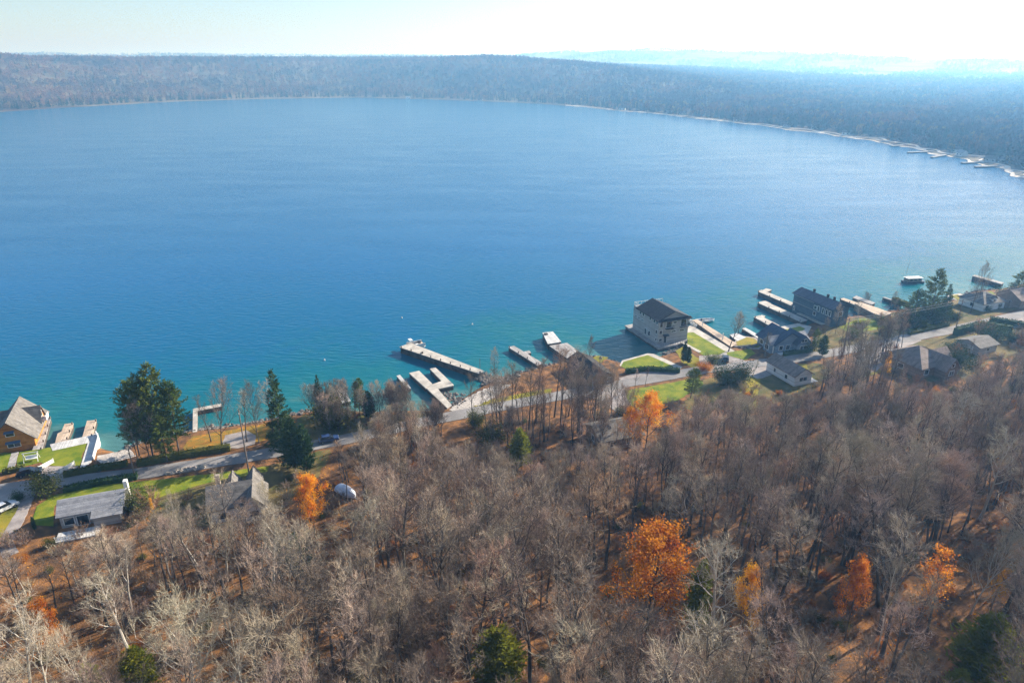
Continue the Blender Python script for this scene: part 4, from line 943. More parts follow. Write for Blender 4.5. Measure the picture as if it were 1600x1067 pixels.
# poles and wires
def pole(bx, by, top, label, arm=True):
    x, y = G(bx, by, 1.2); H = height_to(x, y, top) - 1.2
    o = thing('utility_pole', label, 'pole', (x, y, 1.2), R(20)); MB().tube([(0, 0, -.5), (0, 0, H)], [.17, .11], 7).build('shaft', M['pole_wood'], o)
    if arm:
        MB().box(-.05, .05, -.9, .9, H - .7, H - .58).build('crossarm', M['pole_wood'], o)
        for yy in (-.8, .8): MB().tube([(0, yy, H - .58), (0, yy, H - .38)], [.05, .04], 5).build('insulator', M['white'], o)
    return (x, y, 1.2 + H)
P0 = pole(210, 741, 700, 'wooden utility pole beside the road under the big pines')
P1 = pole(389, 738, 640, 'wooden utility pole standing before the white-gabled cottage')
P2 = pole(1195, 557, 519, 'thin wooden pole left of the blue gabled house', False)
P3 = pole(1316, 557, 497, 'wooden utility pole between navy boathouse and road')
P4 = pole(1491, 522, 468, 'wooden utility pole by the long dark hedge')
P5 = pole(1650, 487, 425, 'wooden utility pole beyond the right edge')
for a, b, lab in ((P3, P4, 'power lines spanning the right hand road'), (P4, P5, 'power lines running out at the right edge')):
    o = thing('power_line', lab, 'cable', (0, 0, 0))
    for dz, q in ((-.38, .75), (-.38, -.75)):
        pts = [(a[0] + (b[0] - a[0]) * t - s20 * q, a[1] + (b[1] - a[1]) * t + c20 * q, a[2] + (b[2] - a[2]) * t + dz - 2.2 * t * (1 - t)) for t in np.linspace(0, 1, 9)]
        MB().tube(pts, [.03] * 9, 4).build('wire', M['metal'], o)
# boulders
def rock_mesh(seed, m):
    rg = random.Random(seed); v, f = [], []
    for i in range(4):
        for j in range(7):
            t = math.pi * (i + .5) / 4; a = 2 * math.pi * (j + .5 * (i % 2)) / 7; k = rg.uniform(.75, 1.15)
            v.append((math.sin(t) * math.cos(a) * k, math.sin(t) * math.sin(a) * k, math.cos(t) * k * .75))
    for i in range(3):
        for j in range(7): a, b = i * 7 + j, i * 7 + (j + 1) % 7; f.append((a, a + 7, b + 7, b))
    f += [tuple(range(7)), tuple(range(27, 20, -1))]
    me = bpy.data.meshes.new('boulder'); me.from_pydata(v, [], f); me.update(); me.materials.append(m); return me, v, f
ROCKS = [rock_mesh(i, M['stone']) for i in range(5)]
for i in range(17):
    t = i / 16; x, y = G(262 + 55 * t + rnd.uniform(-1, 1), 741 - 11 * t + rnd.uniform(-1.2, 1.2), 1.2); s = rnd.uniform(.42, .8)
    o = put('boulder', ROCKS[i % 5][0]); o.location = (x, y, 1.2 + s * .3); o.scale = (s * 1.1, s, s); o.rotation_euler = (0, 0, rnd.uniform(0, 6))
    tag(o, 'tan boulder in the rough stone row edging the lawn below the road', 'boulder', 'boulders edging the lawn below the road')
mb = MB()
def riprap(pts, n, wdt, s0, s1):
    for _ in range(n):
        t = rnd.random() * (len(pts) - 1); i = int(t); k = t - i; a, b = G(*pts[i], .4), G(*pts[i + 1], .4)
        x = a[0] + (b[0] - a[0]) * k + rnd.gauss(0, wdt); y = a[1] + (b[1] - a[1]) * k + rnd.gauss(0, wdt); s = rnd.uniform(s0, s1)
        z = max(0.0, land_z(x, y)); _, v, f = rnd.choice(ROCKS); c, e = math.cos(t * 40), math.sin(t * 40)
        mb.add([((p[0] * c - p[1] * e) * s + x, (p[0] * e + p[1] * c) * s + y, p[2] * s * .8 + z + .1) for p in v], f)
riprap([(190, 706), (215, 692), (300, 672), (340, 668), (420, 656), (480, 643), (540, 640)], 420, .8, .25, .6)
riprap([(690, 612), (715, 622), (705, 635)], 170, 1.5, .2, .45)
riprap([(745, 587), (770, 597), (800, 590)], 200, 1.1, .35, .8)
riprap([(800, 586), (850, 572), (900, 561), (930, 557), (965, 566)], 160, .7, .3, .6)
riprap([(1036, 552), (1060, 545), (1075, 541)], 60, .8, .3, .7); riprap([(1142, 543), (1165, 546), (1190, 542)], 90, .5, .3, .6)
riprap([(1270, 503), (1320, 495), (1400, 485)], 90, .8, .3, .6); riprap([(1480, 468), (1520, 456), (1560, 452)], 90, .8, .3, .7)
tag(mb.build('riprap', M['rock_dark']), 'broken grey shore stones heaped along the waterline', 'rocks', kind='stuff')
# hedges
def hedge(px, h_, w, label, m='needle_dark', n=55):
    rg = random.Random(int(px[0][0])); c = [G(x, y, 1.2) for x, y in px]; mb = MB(); core = MB()
    for a, b in zip(c, c[1:]):
        L = math.hypot(b[0] - a[0], b[1] - a[1]); d = ((b[0] - a[0]) / L, (b[1] - a[1]) / L); q = (-d[1], d[0])
        core.prism([(a[0] + q[0] * w * .36, a[1] + q[1] * w * .36), (b[0] + q[0] * w * .36, b[1] + q[1] * w * .36), (b[0] - q[0] * w * .36, b[1] - q[1] * w * .36), (a[0] - q[0] * w * .36, a[1] - q[1] * w * .36)], 1.0, 1.2 + h_ * .86)
        for _ in range(int(L * n)):
            t = rg.random() * L; u = rg.uniform(-.5, .5) * w; z = 1.2 + h_ * rg.random()
            if abs(u) < .36 * w and z < 1.2 + h_ * .8: z = 1.2 + h_ * rg.uniform(.8, 1.05)
            leafquad(mb, rg, (a[0] + d[0] * t + q[0] * u, a[1] + d[1] * t + q[1] * u, z + rg.gauss(0, .08)), rg.uniform(.2, .42))
    o = thing('hedge', label, 'hedge'); mb.build('foliage', M[m], o); core.build('inner_growth', M[m], o)
hedge([(978, 583), (1010, 579), (1062, 582)], 1.3, 1.6, 'dark clipped hedge below the bright lawn left of the boathouse')
hedge([(1492, 524), (1530, 513), (1580, 520)], 2.6, 2.2, 'tall dark hedge curving beside the right hand road')
hedge([(1545, 503), (1600, 512)], 2.0, 2.0, 'dark hedge behind the garage on the right')
hedge([(1225, 556), (1268, 548)], 1.2, 1.6, 'low dark hedge in front of the blue house')
hedge([(100, 745), (155, 734), (200, 727)], 1.2, 1.8, 'low hedge along the road below the white stairs', 'leaf_green')
hedge([(215, 727), (300, 711), (360, 702)], 1.3, 2.2, 'long low hedge between road and leaf covered lawn', 'leaf_green')
hedge([(100, 768), (160, 755), (215, 747)], 1.1, 2.0, 'low dark hedge on the near side of the road', 'needle_dark')
hedge([(5, 740), (40, 733)], 1.0, 1.6, 'short hedge by the board footpath at left', 'leaf_green')
hedge([(1420, 523), (1480, 509)], 1.0, 1.6, 'low hedge on the lake side of the right hand road', 'leaf_green')
hedge([(1395, 470), (1420, 480)], 1.6, 2.0, 'small hedge beside the thin dark dock', 'leaf_green')

# ------------------------------------------------------------------ single trees
T = tree_px
# big pines at left
for i, (bx, by, tp, w, lab) in enumerate([(218, 712, 592, .85, 'leftmost of the clump of big shore pines'), (240, 716, 580, .85, 'pine in the middle of the big shore clump'), (258, 712, 563, .8, 'tallest pointed pine of the big shore clump'),
                                          (280, 707, 592, .85, 'rightmost olive pine of the big shore clump'), (262, 722, 645, 1.0, 'short young pine at the front of the big shore clump'), (238, 704, 600, 1.0, 'pine at the back of the big shore clump')]):
    T('pine', bx, by, tp, 'pine_tree', lab, width=w, idx=i)
T('bare_wide', 236, 722, 612, 'bare_tree', 'pale bare tree in front of the big pine clump', width=.75)
T('bare_wide', 215, 716, 632, 'bare_tree', 'low leaning bare tree left of the big pine clump', width=.8)
for i, (bx, by, tp, k, w, lab) in enumerate([
    (346, 697, 588, 'bare_wide', .8, 'rounded bare tree between the big pines and corner dock'), (330, 690, 612, 'bare', 1.0, 'slim bare tree at the end of the corner dock'),
    (405, 692, 588, 'bare_wide', .62, 'bare tree on the leaf covered lawn left of the dark spruce'), (428, 688, 582, 'bare', 1.3, 'tall bare tree touching the dark spruce'), (386, 690, 610, 'bare', 1.1, 'bare tree by the paved lakeside pad'),
    (772, 592, 538, 'bare_wide', .55, 'small lone bare tree at the breakwater root'), (1138, 549, 487, 'bare', 1.3, 'bare tree at the shore end of the boat dock'), (1153, 531, 481, 'bare_wide', .75, 'bare tree on the pale sun deck'),
    (1527, 482, 404, 'bare_wide', .62, 'round-crowned bare tree before the lone dark dock'), (1516, 490, 428, 'bare', 1.2, 'dark slim tree left of the grey hipped cottage'), (920, 572, 519, 'bare_wide', .55, 'bare tree at the charcoal boathouse lakeside'),
    (1394, 492, 452, 'bare_wide', .6, 'thin bare tree beside the spruces on the right shore'), (1352, 482, 455, 'bare_multi', 1.0, 'low bare scrub behind the framed dock shelter'), (1305, 522, 470, 'bare_wide', .6, 'bare tree in front of the navy boathouse'),
    (1285, 540, 492, 'bare_wide', .6, 'bare tree left of the navy boathouse lawn'), (1193, 556, 515, 'bare', .8, 'slender bare tree before the shortest hooked pier'),
    (1176, 590, 560, 'bare_pale', 1.4, 'pale bushy bare tree in front of the white cottage'), (1340, 515, 468, 'bare_pale', 1.0, 'pale bare trunk before the framed dock shelter'),
    (1112, 568, 548, 'bush_green', .9, 'round olive bush beside the parked dark car'), (1600, 512, 470, 'bare_wide', .7, 'bare tree on the drive at the right edge')]):
    T(k, bx, by, tp, 'bare_tree' if 'bush' not in k else 'shrub', lab, 'tree' if 'bush' not in k else 'shrub', width=w, idx=i)
# the row of tall thin trees along the road
ROWT = [(838, 660, 552, 'bare_red'), (866, 652, 528, 'bare_red'), (876, 668, 540, 'bare_red'), (888, 650, 556, 'bare'), (902, 676, 566, 'bare'), (912, 648, 540, 'bare'), (920, 640, 560, 'bare'), (928, 652, 552, 'bare'),
        (938, 654, 575, 'bare'), (949, 656, 556, 'bare_wide'), (956, 650, 568, 'bare'), (826, 676, 566, 'bare'), (812, 662, 572, 'bare'), (800, 672, 565, 'bare'), (784, 662, 574, 'bare'), (770, 650, 580, 'bare'), (850, 690, 580, 'bare_red'), (895, 690, 585, 'bare'), (992, 612, 575, 'bare'), (1008, 604, 572, 'bare')]
for i, (bx, by, tp, k) in enumerate(ROWT):
    T(k, bx, by, tp, 'roadside_tree', 'tall thin bare tree in the row between road and charcoal boathouse' if 'rust' not in k else 'thin rust-leaved tree in the roadside row of bare trunks',
      group='tall thin trees along the road' if 'rust' not in k else None, width=1.0 if k != 'bare_wide' else .55, idx=i)
for i in range(34):
    bx = rnd.uniform(735, 985); by = np.interp(bx, [735, 985], [668, 655]) + rnd.uniform(-4, 46)
    if near_road(*G(bx, by, 1.2), 3.4): continue
    T(rnd.choice(['bare', 'bare', 'bare', 'bare_red', 'bare_multi']), bx, by, by - rnd.uniform(62, 98), 'roadside_tree', 'tall thin bare tree in the row between road and charcoal boathouse', group='tall thin trees along the road', width=rnd.uniform(.7, .95))
for i in range(7):
    bx = 905 + 16 * i + rnd.uniform(-5, 5); by = rnd.uniform(728, 745)
    T(rnd.choice(['bare', 'bare_red']), bx, by, rnd.uniform(640, 668), 'yard_tree', 'slim bare tree standing before the shingled house', group='slim bare trees before the shingled house', width=.8)
for i in range(34):
    bx = rnd.uniform(740, 985); by = np.interp(bx, [740, 985], [664, 640]) + rnd.uniform(-6, 44)
    if near_road(*G(bx, by, 1.2), 3.2): continue
    T(rnd.choice(['bush_bare', 'bush_red', 'bush_bare', 'bush_green']), bx, by, by - rnd.uniform(8, 18), 'shrub', 'low twiggy shrub under the row of roadside trunks', 'shrub', group='shrubs under the roadside trees')
# evergreens
for i, (bx, by, tp, k, w, lab) in enumerate([
    (444, 700, 575, 'spruce', .85, 'tall dark spruce by the leaf covered lawn'), (462, 735, 650, 'cedar', 1.0, 'dark cedar left of the roadside gap'), (480, 738, 660, 'cedar', 1.0, 'dark cedar right of the roadside gap'),
    (452, 726, 640, 'spruce', .9, 'dark spruce crowding the tall spruce foot'), (500, 650, 584, 'spruce', .6, 'thin dark spruce left of the small wooden dock'), (517, 668, 610, 'bush_green', 1.0, 'yellow green shrub tree left of the small wooden dock'),
    (562, 648, 590, 'pine', .8, 'bushy green pine right of the small wooden dock'), (577, 655, 610, 'cedar', 1.4, 'green cedar behind the left shore thicket'),
    (812, 730, 667, 'cedar_light', 1.5, 'bright green young conifer alone in the bare wood'), (1079, 622, 574, 'pine', 1.25, 'dark pine beside the orange maple lawn'),
    (1068, 566, 535, 'cedar', 1.0, 'left small columnar cedar behind the three storey boathouse'), (1075, 568, 541, 'cedar', 1.0, 'right small columnar cedar behind the three storey boathouse'),
    (1132, 600, 562, 'bush_dark', .7, 'dark evergreen bush left of the pale bare tree'), (1152, 598, 557, 'bush_dark', .7, 'dark evergreen bush touching the pale bare tree'),
    (1451, 503, 417, 'pine', .9, 'tallest dark spruce-like pine on the right shore'), (1474, 500, 443, 'spruce', .9, 'pointed spruce right of the tall shore pine'), (1425, 506, 450, 'pine', 1.25, 'broad dark evergreen left of the tall shore pine'), (1412, 512, 470, 'bush_dark', .8, 'low dark evergreen mass below the broad evergreen'),
    (1438, 508, 470, 'spruce', 1.1, 'dark spruce under the tall shore pine'), (1460, 506, 468, 'bush_dark', .8, 'dark bush between the two shore spruces'),
    (1588, 468, 422, 'pine', 1.5, 'dark evergreen beside the house at the right edge'), (1576, 470, 440, 'bush_dark', .9, 'dark bush right of the lone dark dock'), (1602, 472, 436, 'pine', 1.4, 'evergreen cut by the right edge'),
    (1272, 550, 512, 'pine', .9, 'dark evergreen right of the blue house'), (1285, 556, 522, 'cedar', 1.4, 'dark cedar behind the road bend'), (1258, 548, 525, 'bush_dark', .9, 'dark bush at the blue house corner'),
    (74, 772, 724, 'bush_green', .95, 'large yellow green bush by the left road fork'), (30, 782, 764, 'bush_dark', .8, 'dark bush at the driveway mouth'), (55, 828, 806, 'cedar', .7, 'small dark cedar beside the bungalow'),
    (245, 822, 775, 'narrow_gold', .45, 'narrow tan leaved sapling right of the bungalow'), (236, 795, 752, 'bush_red', .7, 'russet bare shrub at the end of the roadside lawn'), (212, 800, 760, 'bush_green', .8, 'olive shrub left of the russet bare shrub'),
    (745, 668, 628, 'bush_green', .7, 'green shrub on the little beach'), (772, 690, 655, 'bush_green', 1.1, 'yellowish shrub below the road gap'), (1100, 578, 560, 'bush_rust', 1.0, 'autumn shrub bed beside the columnar cedars'),
    (226, 1088, 1008, 'cedar_light', 1.7, 'green conifer at the bottom left under the pale tree'), (150, 1085, 1035, 'cedar_light', 1.8, 'low green conifer at the bottom left'), (782, 1075, 975, 'cedar_light', 1.9, 'green conifer at the bottom centre'),
    (1524, 1070, 958, 'cedar_light', 2.0, 'yellow green conifer at the bottom right'), (1488, 1090, 1040, 'cedar_light', 1.8, 'low yellow green conifer at bottom right'), (1085, 985, 872, 'cedar_light', .85, 'slim pale green conifer right of the largest rust tree'), (470, 905, 830, 'cedar', 1.3, 'dark green conifer below the small orange tree'),
    (1440, 512, 495, 'bush_green', .9, 'green shrub by the right hand road'), (1495, 575, 535, 'bush_dark', .8, 'dark shrub between hipped house and yellow lawn')]):
    T(k, bx, by, tp, 'shrub' if 'bush' in k else 'sapling' if 'gold' in k else 'evergreen_tree', lab, 'shrub' if 'bush' in k else 'tree', width=w, idx=i)
# autumn colour
for i, (bx, by, tp, k, w, lab) in enumerate([
    (494, 850, 736, 'orange', .68, 'small bright orange tree left of the blue tarpaulin'), (1008, 705, 608, 'orange', 1.05, 'round orange maple over the shingled house'), (980, 708, 632, 'orange', .9, 'lower orange maple left of the round one'), (1008, 1010, 812, 'rust', 1.0, 'largest rust orange tree low in the picture'),
    (1157, 1010, 880, 'gold', .6, 'golden yellow tree right of the largest rust tree'), (1320, 1000, 862, 'rust', .6, 'slim rust tree on the lower right'), (1447, 990, 850, 'sparse_rust', .9, 'sparse brown-orange tree on the lower right'), (1545, 960, 880, 'narrow_gold', .8, 'sparse golden tree near the right edge'),
    (92, 1050, 930, 'rust', .62, 'rust topped tree on the lower left'), (5, 1060, 965, 'sparse_rust', 1.0, 'sparse rust tree at the bottom left edge'), (1380, 600, 550, 'narrow_gold', .7, 'golden leaved tree before the brown hipped house'), (775, 905, 845, 'sparse_rust', .8, 'small russet tree in the middle of the bare wood')]):
    T(k, bx, by, tp, 'autumn_tree', lab, width=w, idx=i)
# pale broad tree, lower left, and others that stand out
for bx, by, tp, k, w, lab in [(310, 1110, 880, 'pale_wide', .95, 'great pale sunlit bare tree with spreading crown on the lower left'), (385, 1100, 930, 'pale_wide', .8, 'pale bare tree right of the great pale one'), (160, 1120, 955, 'pale_wide', .8, 'pale bare tree left of the great pale one'),
                              (292, 880, 760, 'pale_wide', .6, 'pale bare tree left of the white-gabled cottage'), (428, 850, 738, 'pale_wide', .6, 'cream barked bare tree right of the white-gabled cottage'), (1515, 960, 800, 'pale_wide', .7, 'silver bare tree with twisted limbs on the lower right'), (1368, 1025, 860, 'bare_pale', .6, 'single white trunk right of the slim rust tree'),
                              (1590, 900, 750, 'pale_wide', .6, 'pale bare tree at the right edge'), (700, 1000, 880, 'bare_pale', 1.0, 'pinkish pale bare tree in the lower middle'), (365, 850, 720, 'bare', .9, 'dark tall bare tree before the white-gabled cottage')]:
    T(k, bx, by, tp, 'bare_tree', lab, width=w)

# ------------------------------------------------------------------ the bare wood
EDGE = [(-200, 880), (0, 850), (80, 852), (190, 815), (230, 790), (300, 780), (330, 786), (420, 782), (445, 760), (480, 715), (560, 655), (600, 628), (650, 638), (690, 660), (730, 690), (800, 690), (860, 690), (900, 685), (925, 680), (1000, 690), (1030, 660),
        (1070, 635), (1100, 605), (1150, 600), (1190, 612), (1255, 612), (1280, 565), (1330, 515), (1400, 525), (1430, 600), (1500, 600), (1530, 570), (1560, 560), (1600, 545), (1800, 500)]
ex_, ey_ = [p[0] for p in EDGE], [p[1] for p in EDGE]

HOUSES = [(o.location.x, o.location.y) for o in scene.objects if o.get('category') in ('house', 'boathouse', 'garage') and o.location.y < 260]
BIG = [(1003, 705), (1008, 1010), (1157, 1010), (1320, 1000), (494, 850), (310, 1110), (812, 730)]
BIGW = [G(*p, 3) for p in BIG]
clear_px = [(930, 1085, 815, 960), (1125, 1190, 880, 975), (1290, 1350, 862, 965), (462, 528, 738, 830), (985, 1048, 610, 665), (795, 830, 665, 705), (525, 560, 748, 775), (325, 420, 745, 768), (80, 185, 765, 835), (1200, 1265, 565, 605), (1440, 1515, 530, 575), (1500, 1570, 515, 550), (1495, 1555, 960, 1060), (755, 810, 980, 1060), (230, 400, 885, 1010), (45, 140, 928, 990), (1470, 1560, 805, 900)]
wood = []
gs = 3.75
for ix in range(-50, 68):
    for iy in range(9, 64):
        x = ix * gs + rnd.uniform(-.48, .48) * gs + (iy % 2) * gs * .5; y = iy * gs * .95 + rnd.uniform(-.48, .48) * gs
        o_ = off_of(x, y)
        if o_ < 12: continue
        z = land_z(x, y); big = sm(118, 78, y); H = rnd.uniform(9.5, 18.5) * (1 + .28 * big)
        if rnd.random() < .2 * big: continue
        px, py, d = proj(x, y, z); tx, ty, td = proj(x, y, z + H)
        if d < 20 or tx < -140 or tx > 1790 or ty > 1150: continue
        lim = np.interp(tx, ex_, ey_)
        if ty < lim:
            H2 = height_to(x, y, lim + rnd.uniform(0, 14)) - z
            if H2 < 7.5: continue
            H = H2; tx, ty, td = proj(x, y, z + H)
        if near_road(x, y, 3.6): continue
        if any(-2.5 < (x - hx) * c20 + (y - hy) * s20 < 14 and -4 < -(x - hx) * s20 + (y - hy) * c20 < 15 for hx, hy in HOUSES): continue
        hit = False
        for fr_ in (.5, .7, .92):
            mx_, my_, md_ = proj(x, y, z + H * fr_); mg = 2.6 * F / md_
            hit = hit or any(a - mg < mx_ < b + mg and c - 4 < my_ < e for a, b, c, e in clear_px)
        if hit and rnd.random() < .93: continue
        if any(math.hypot(x - a, y - b) < 2.5 for a, b in BIGW): continue
        wood.append((d, x, y, z, H, px, py))
wood.sort()
GRP = 'bare trees massed in the wood'
n_ind = 0; rest = []; cnt = [0, 0, 0]
for i, (d, x, y, z, H, px, py) in enumerate(wood):
    t_ = rnd.random(); pale = t_ < (.30 if px < 480 and py > 780 else .05); red = not pale and t_ > .9
    vis = -60 < px < 1660 and proj(x, y, z + H)[1] < 1067
    key = 'bare_pale' if pale else 'bare_red' if red else ('bare_wide' if rnd.random() < .06 else 'bare_multi' if rnd.random() < .06 else 'bare')
    kd = 2 if pale else 1 if red else 0
    if vis and cnt[kd] < (262, 300, 300)[kd]:
        n_ind += 1; cnt[kd] += 1
        tree(key, x, y, z, H, ('bare_tree', 'reddish_bare_tree', 'pale_bare_tree')[kd], ('grey-brown leafless tree massed with the others in the dense wood', 'reddish-brown leafless tree scattered among the grey trees of the wood', 'pale cream leafless tree scattered among the grey trees of the wood')[kd], group=(GRP, 'reddish bare trees in the wood', 'pale bare trees in the wood')[kd], width=rnd.uniform(.7, 1.3) * (.8 if 'wide' in key else 1) * (1 + .15 * sm(118, 78, y)))
    else: rest.append((x, y, z, H, key))

def gn_scatter(name, pts, scl, rots, idx, sources, label, cat):
    """ONE stuff object: points that carry instances of the source meshes"""
    me = bpy.data.meshes.new(name); me.from_pydata([tuple(p) for p in pts], [], [])
    for an, ty, dat in (('scl', 'FLOAT_VECTOR', np.array(scl, dtype=np.float32).ravel()), ('rot', 'FLOAT', np.array(rots, dtype=np.float32)), ('idx', 'INT', np.array(idx, dtype=np.int32))):
        a = me.attributes.new(an, ty, 'POINT'); a.data.foreach_set('vector' if ty == 'FLOAT_VECTOR' else 'value', dat)
    o = put(name, me); tag(o, label, cat, kind='stuff')
    c = bpy.data.collections.new(name + '_sources')
    for k, ms in enumerate(sources):
        q = bpy.data.objects.new('%s_source_%03d' % (name, k), ms); c.objects.link(q)
    ng = bpy.data.node_groups.new(name, 'GeometryNodeTree')
    ng.interface.new_socket('Geometry', in_out='INPUT', socket_type='NodeSocketGeometry'); ng.interface.new_socket('Geometry', in_out='OUTPUT', socket_type='NodeSocketGeometry')
    n = ng.nodes; gi = n.new('NodeGroupInput'); go = n.new('NodeGroupOutput'); ip = n.new('GeometryNodeInstanceOnPoints'); ci = n.new('GeometryNodeCollectionInfo')
    ci.inputs[0].default_value = c; ci.inputs['Separate Children'].default_value = True; ci.inputs['Reset Children'].default_value = True
    def attr(nm, ty):
        a = n.new('GeometryNodeInputNamedAttribute'); a.data_type = ty; a.inputs[0].default_value = nm; return a.outputs[0]
    cx_ = n.new('ShaderNodeCombineXYZ'); L = ng.links
    L.new(attr('rot', 'FLOAT'), cx_.inputs[2]); L.new(gi.outputs[0], ip.inputs['Points']); L.new(ci.outputs[0], ip.inputs['Instance'])
    ip.inputs['Pick Instance'].default_value = True
    L.new(attr('idx', 'INT'), ip.inputs['Instance Index']); L.new(cx_.outputs[0], ip.inputs['Rotation']); L.new(attr('scl', 'FLOAT_VECTOR'), ip.inputs['Scale'])
    L.new(ip.outputs[0], go.inputs[0])
    md = o.modifiers.new('scatter', 'NODES'); md.node_group = ng
    return o
def joined(t, c):
    """one mesh with both materials"""
    vs = [tuple(v.co) for v in t.vertices]; k = len(vs); fs = [tuple(p.vertices) for p in t.polygons]; nt_ = len(fs)
    vs += [tuple(v.co) for v in c.vertices]; fs += [tuple(i + k for i in p.vertices) for p in c.polygons]
    me = bpy.data.meshes.new('wood_tree'); me.from_pydata(vs, [], fs); me.materials.append(t.materials[0]); me.materials.append(c.materials[0])
    me.polygons.foreach_set('material_index', [0] * nt_ + [1] * (len(fs) - nt_)); me.update(); return me
keys = ['bare'] * 6 + ['bare_red'] * 2 + ['bare_pale'] * 2 + ['bare_wide', 'bare_multi']
srcs = []; kidx = {}
for k in ('bare', 'bare_red', 'bare_pale', 'bare_wide', 'bare_multi'):
    for j in range({'bare': 6, 'bare_red': 2, 'bare_pale': 2}.get(k, 1)):
        t, c, h0 = PAL[k][j]; kidx.setdefault(k, []).append((len(srcs), h0)); srcs.append(joined(t, c))
pts, scl, rots, idx = [], [], [], []
for x, y, z, H, k in rest:
    i, h0 = rnd.choice(kidx[k]); s = H / h0; w = s * rnd.uniform(.85, 1.15) * (.75 if 'wide' in k else 1); pts.append((x, y, z)); scl.append((w, w, s)); rots.append(rnd.uniform(0, 6.28)); idx.append(i)
gn_scatter('distant_wood', pts, scl, rots, idx, srcs, 'further leafless trees of the wood running back to the road', 'trees')
print('wood', len(wood), 'individual', n_ind, 'rest', len(rest))

# undergrowth of twiggy shrubs and saplings, too many to count
srcs = [joined(*PAL[k][j][:2]) for k in ('bush_bare', 'bush_red', 'bush_green', 'bush_rust') for j in (0, 1)]
pts, scl, rots, idx = [], [], [], []
for _ in range(5600):
    x, y = rnd.uniform(-120, 190), rnd.uniform(40, 215); o_ = off_of(x, y)
    if o_ < 3: continue
    px, py, d = proj(x, y, land_z(x, y))
    if d < 20 or px < -60 or px > 1660 or py > 1120: continue
    if o_ < 30 and not (540 < px < 690): continue
    if py < np.interp(px, ex_, ey_) - 22 or near_road(x, y, 3.4): continue
    if any(-2 < (x - hx) * c20 + (y - hy) * s20 < 13 and -2 < -(x - hx) * s20 + (y - hy) * c20 < 13 for hx, hy in HOUSES): continue
    t = rnd.random(); k = 0 if t < .62 else 2 if t < .8 else 4 if t < .93 else 6
    s = rnd.uniform(.6, 1.7) * (.6 if k >= 4 else 1); pts.append((x, y, land_z(x, y))); scl.append((s, s, s * rnd.uniform(.8, 1.5))); rots.append(rnd.uniform(0, 6.28)); idx.append(k + rnd.randrange(2))
gn_scatter('undergrowth', pts, scl, rots, idx, srcs, 'twiggy brown undergrowth between the trunks of the wood', 'undergrowth')
# thicket on the shore left of the forked dock
for i in range(110):
    px, py = rnd.uniform(490, 690), rnd.uniform(642, 690)
    if near_road(*G(px, py, 1.2), 3.0): continue
    if px > 640 and py < 650: continue
    T(rnd.choice(['bare', 'bare_multi', 'bare', 'bare_wide']), px, py, py - rnd.uniform(42, 62), 'thicket_tree', 'bare tree in the shore thicket left of the forked dock', group='bare trees of the shore thicket', width=.9)
for i in range(14):
    px = rnd.uniform(1290, 1420); py = np.interp(px, [1290, 1420], [560, 540]) + rnd.uniform(0, 25)
    T(rnd.choice(['bare', 'bare', 'bare_red']), px, py, py - rnd.uniform(60, 80), 'roadside_tree', 'bare roadside tree right of the white cottage', group='bare trees right of the white cottage', width=.95)

for i in range(30):
    px = rnd.uniform(1300, 1610); py = np.interp(px, [1300, 1400, 1480, 1600], [528, 508, 492, 476]) + rnd.uniform(-14, 9)
    if near_road(*G(px, py, 1.2), 3.6): continue
    T(rnd.choice(['bush_bare', 'bush_dark', 'bush_green', 'bush_bare']), px, py, py - rnd.uniform(8, 20), 'shrub', 'low shrub in the scrub between right hand road and shore', 'shrub', group='scrub between right hand road and shore')
for i in range(22):
    px = rnd.uniform(1400, 1610); py = np.interp(px, [1400, 1480, 1600], [552, 540, 522]) + rnd.uniform(-6, 34)
    x_, y_ = G(px, py, 1.2)
    if near_road(x_, y_, 3.6) or any(-2 < (x_ - hx) * c20 + (y_ - hy) * s20 < 15 and -4 < -(x_ - hx) * s20 + (y_ - hy) * c20 < 14 for hx, hy in HOUSES): continue
    T(rnd.choice(['bush_bare', 'bush_dark', 'bush_red', 'bare', 'bare_multi']), px, py, py - rnd.uniform(14, 34), 'shrub', 'scrubby growth round the houses below the right hand road', 'shrub', group='scrub below the right hand road')
# fallen leaves
rg = random.Random(5); mb = MB()
for _ in range(26000):
    x, y = rg.uniform(-115, 170), rg.uniform(45, 200); o_ = off_of(x, y)
    if o_ < 22: continue
    px, py, d = proj(x, y, land_z(x, y))
    if d < 20 or px < -20 or px > 1620 or py > 1080 or py < np.interp(px, ex_, ey_): continue
    leafquad(mb, rg, (x, y, land_z(x, y) + rg.uniform(.02, .2)), rg.uniform(.18, .4))
tag(mb.build('fallen_leaves', M['leaf_orange']), 'orange fallen leaves strewn over the floor of the wood', 'leaves', kind='stuff')

# ------------------------------------------------------------------ far forest
def far_crown(seed, kind):
    rg = random.Random(seed); mb = MB()
    if kind == 'conifer':
        for i in range(70):
            f = rg.random(); a = rg.uniform(0, 6.28); r = 2.6 * (1 - f) * rg.uniform(.3, 1); z = 1 + 13 * f
            blade(mb, rg, (r * math.cos(a) * .4, r * math.sin(a) * .4, z), nrm((math.cos(a), math.sin(a), -.15 + .6 * f)), r + .8, 1.5 * (1.1 - f))
        mb.tube([(0, 0, -1), (0, 0, 14)], [.3, .05], 4)
    else:
        mb.tube([(0, 0, -1), (0, 0, 6), (.3, .2, 10)], [.28, .2, .1], 4)
        for i in range(70):
            d = nrm((rg.gauss(0, 1), rg.gauss(0, 1), rg.gauss(.25, 1))); k = rg.uniform(.45, 1) ** .5
            blade(mb, rg, (d[0] * k * 3.1, d[1] * k * 3.1, 8 + d[2] * k * 4.2), nrm((d[0], d[1], d[2] + .6)), rg.uniform(.9, 1.9), 1.15)
    return mb
M['far_bare'] = mat('far_bare_crowns', (.115, .085, .08), rough=.95, rand=.4)
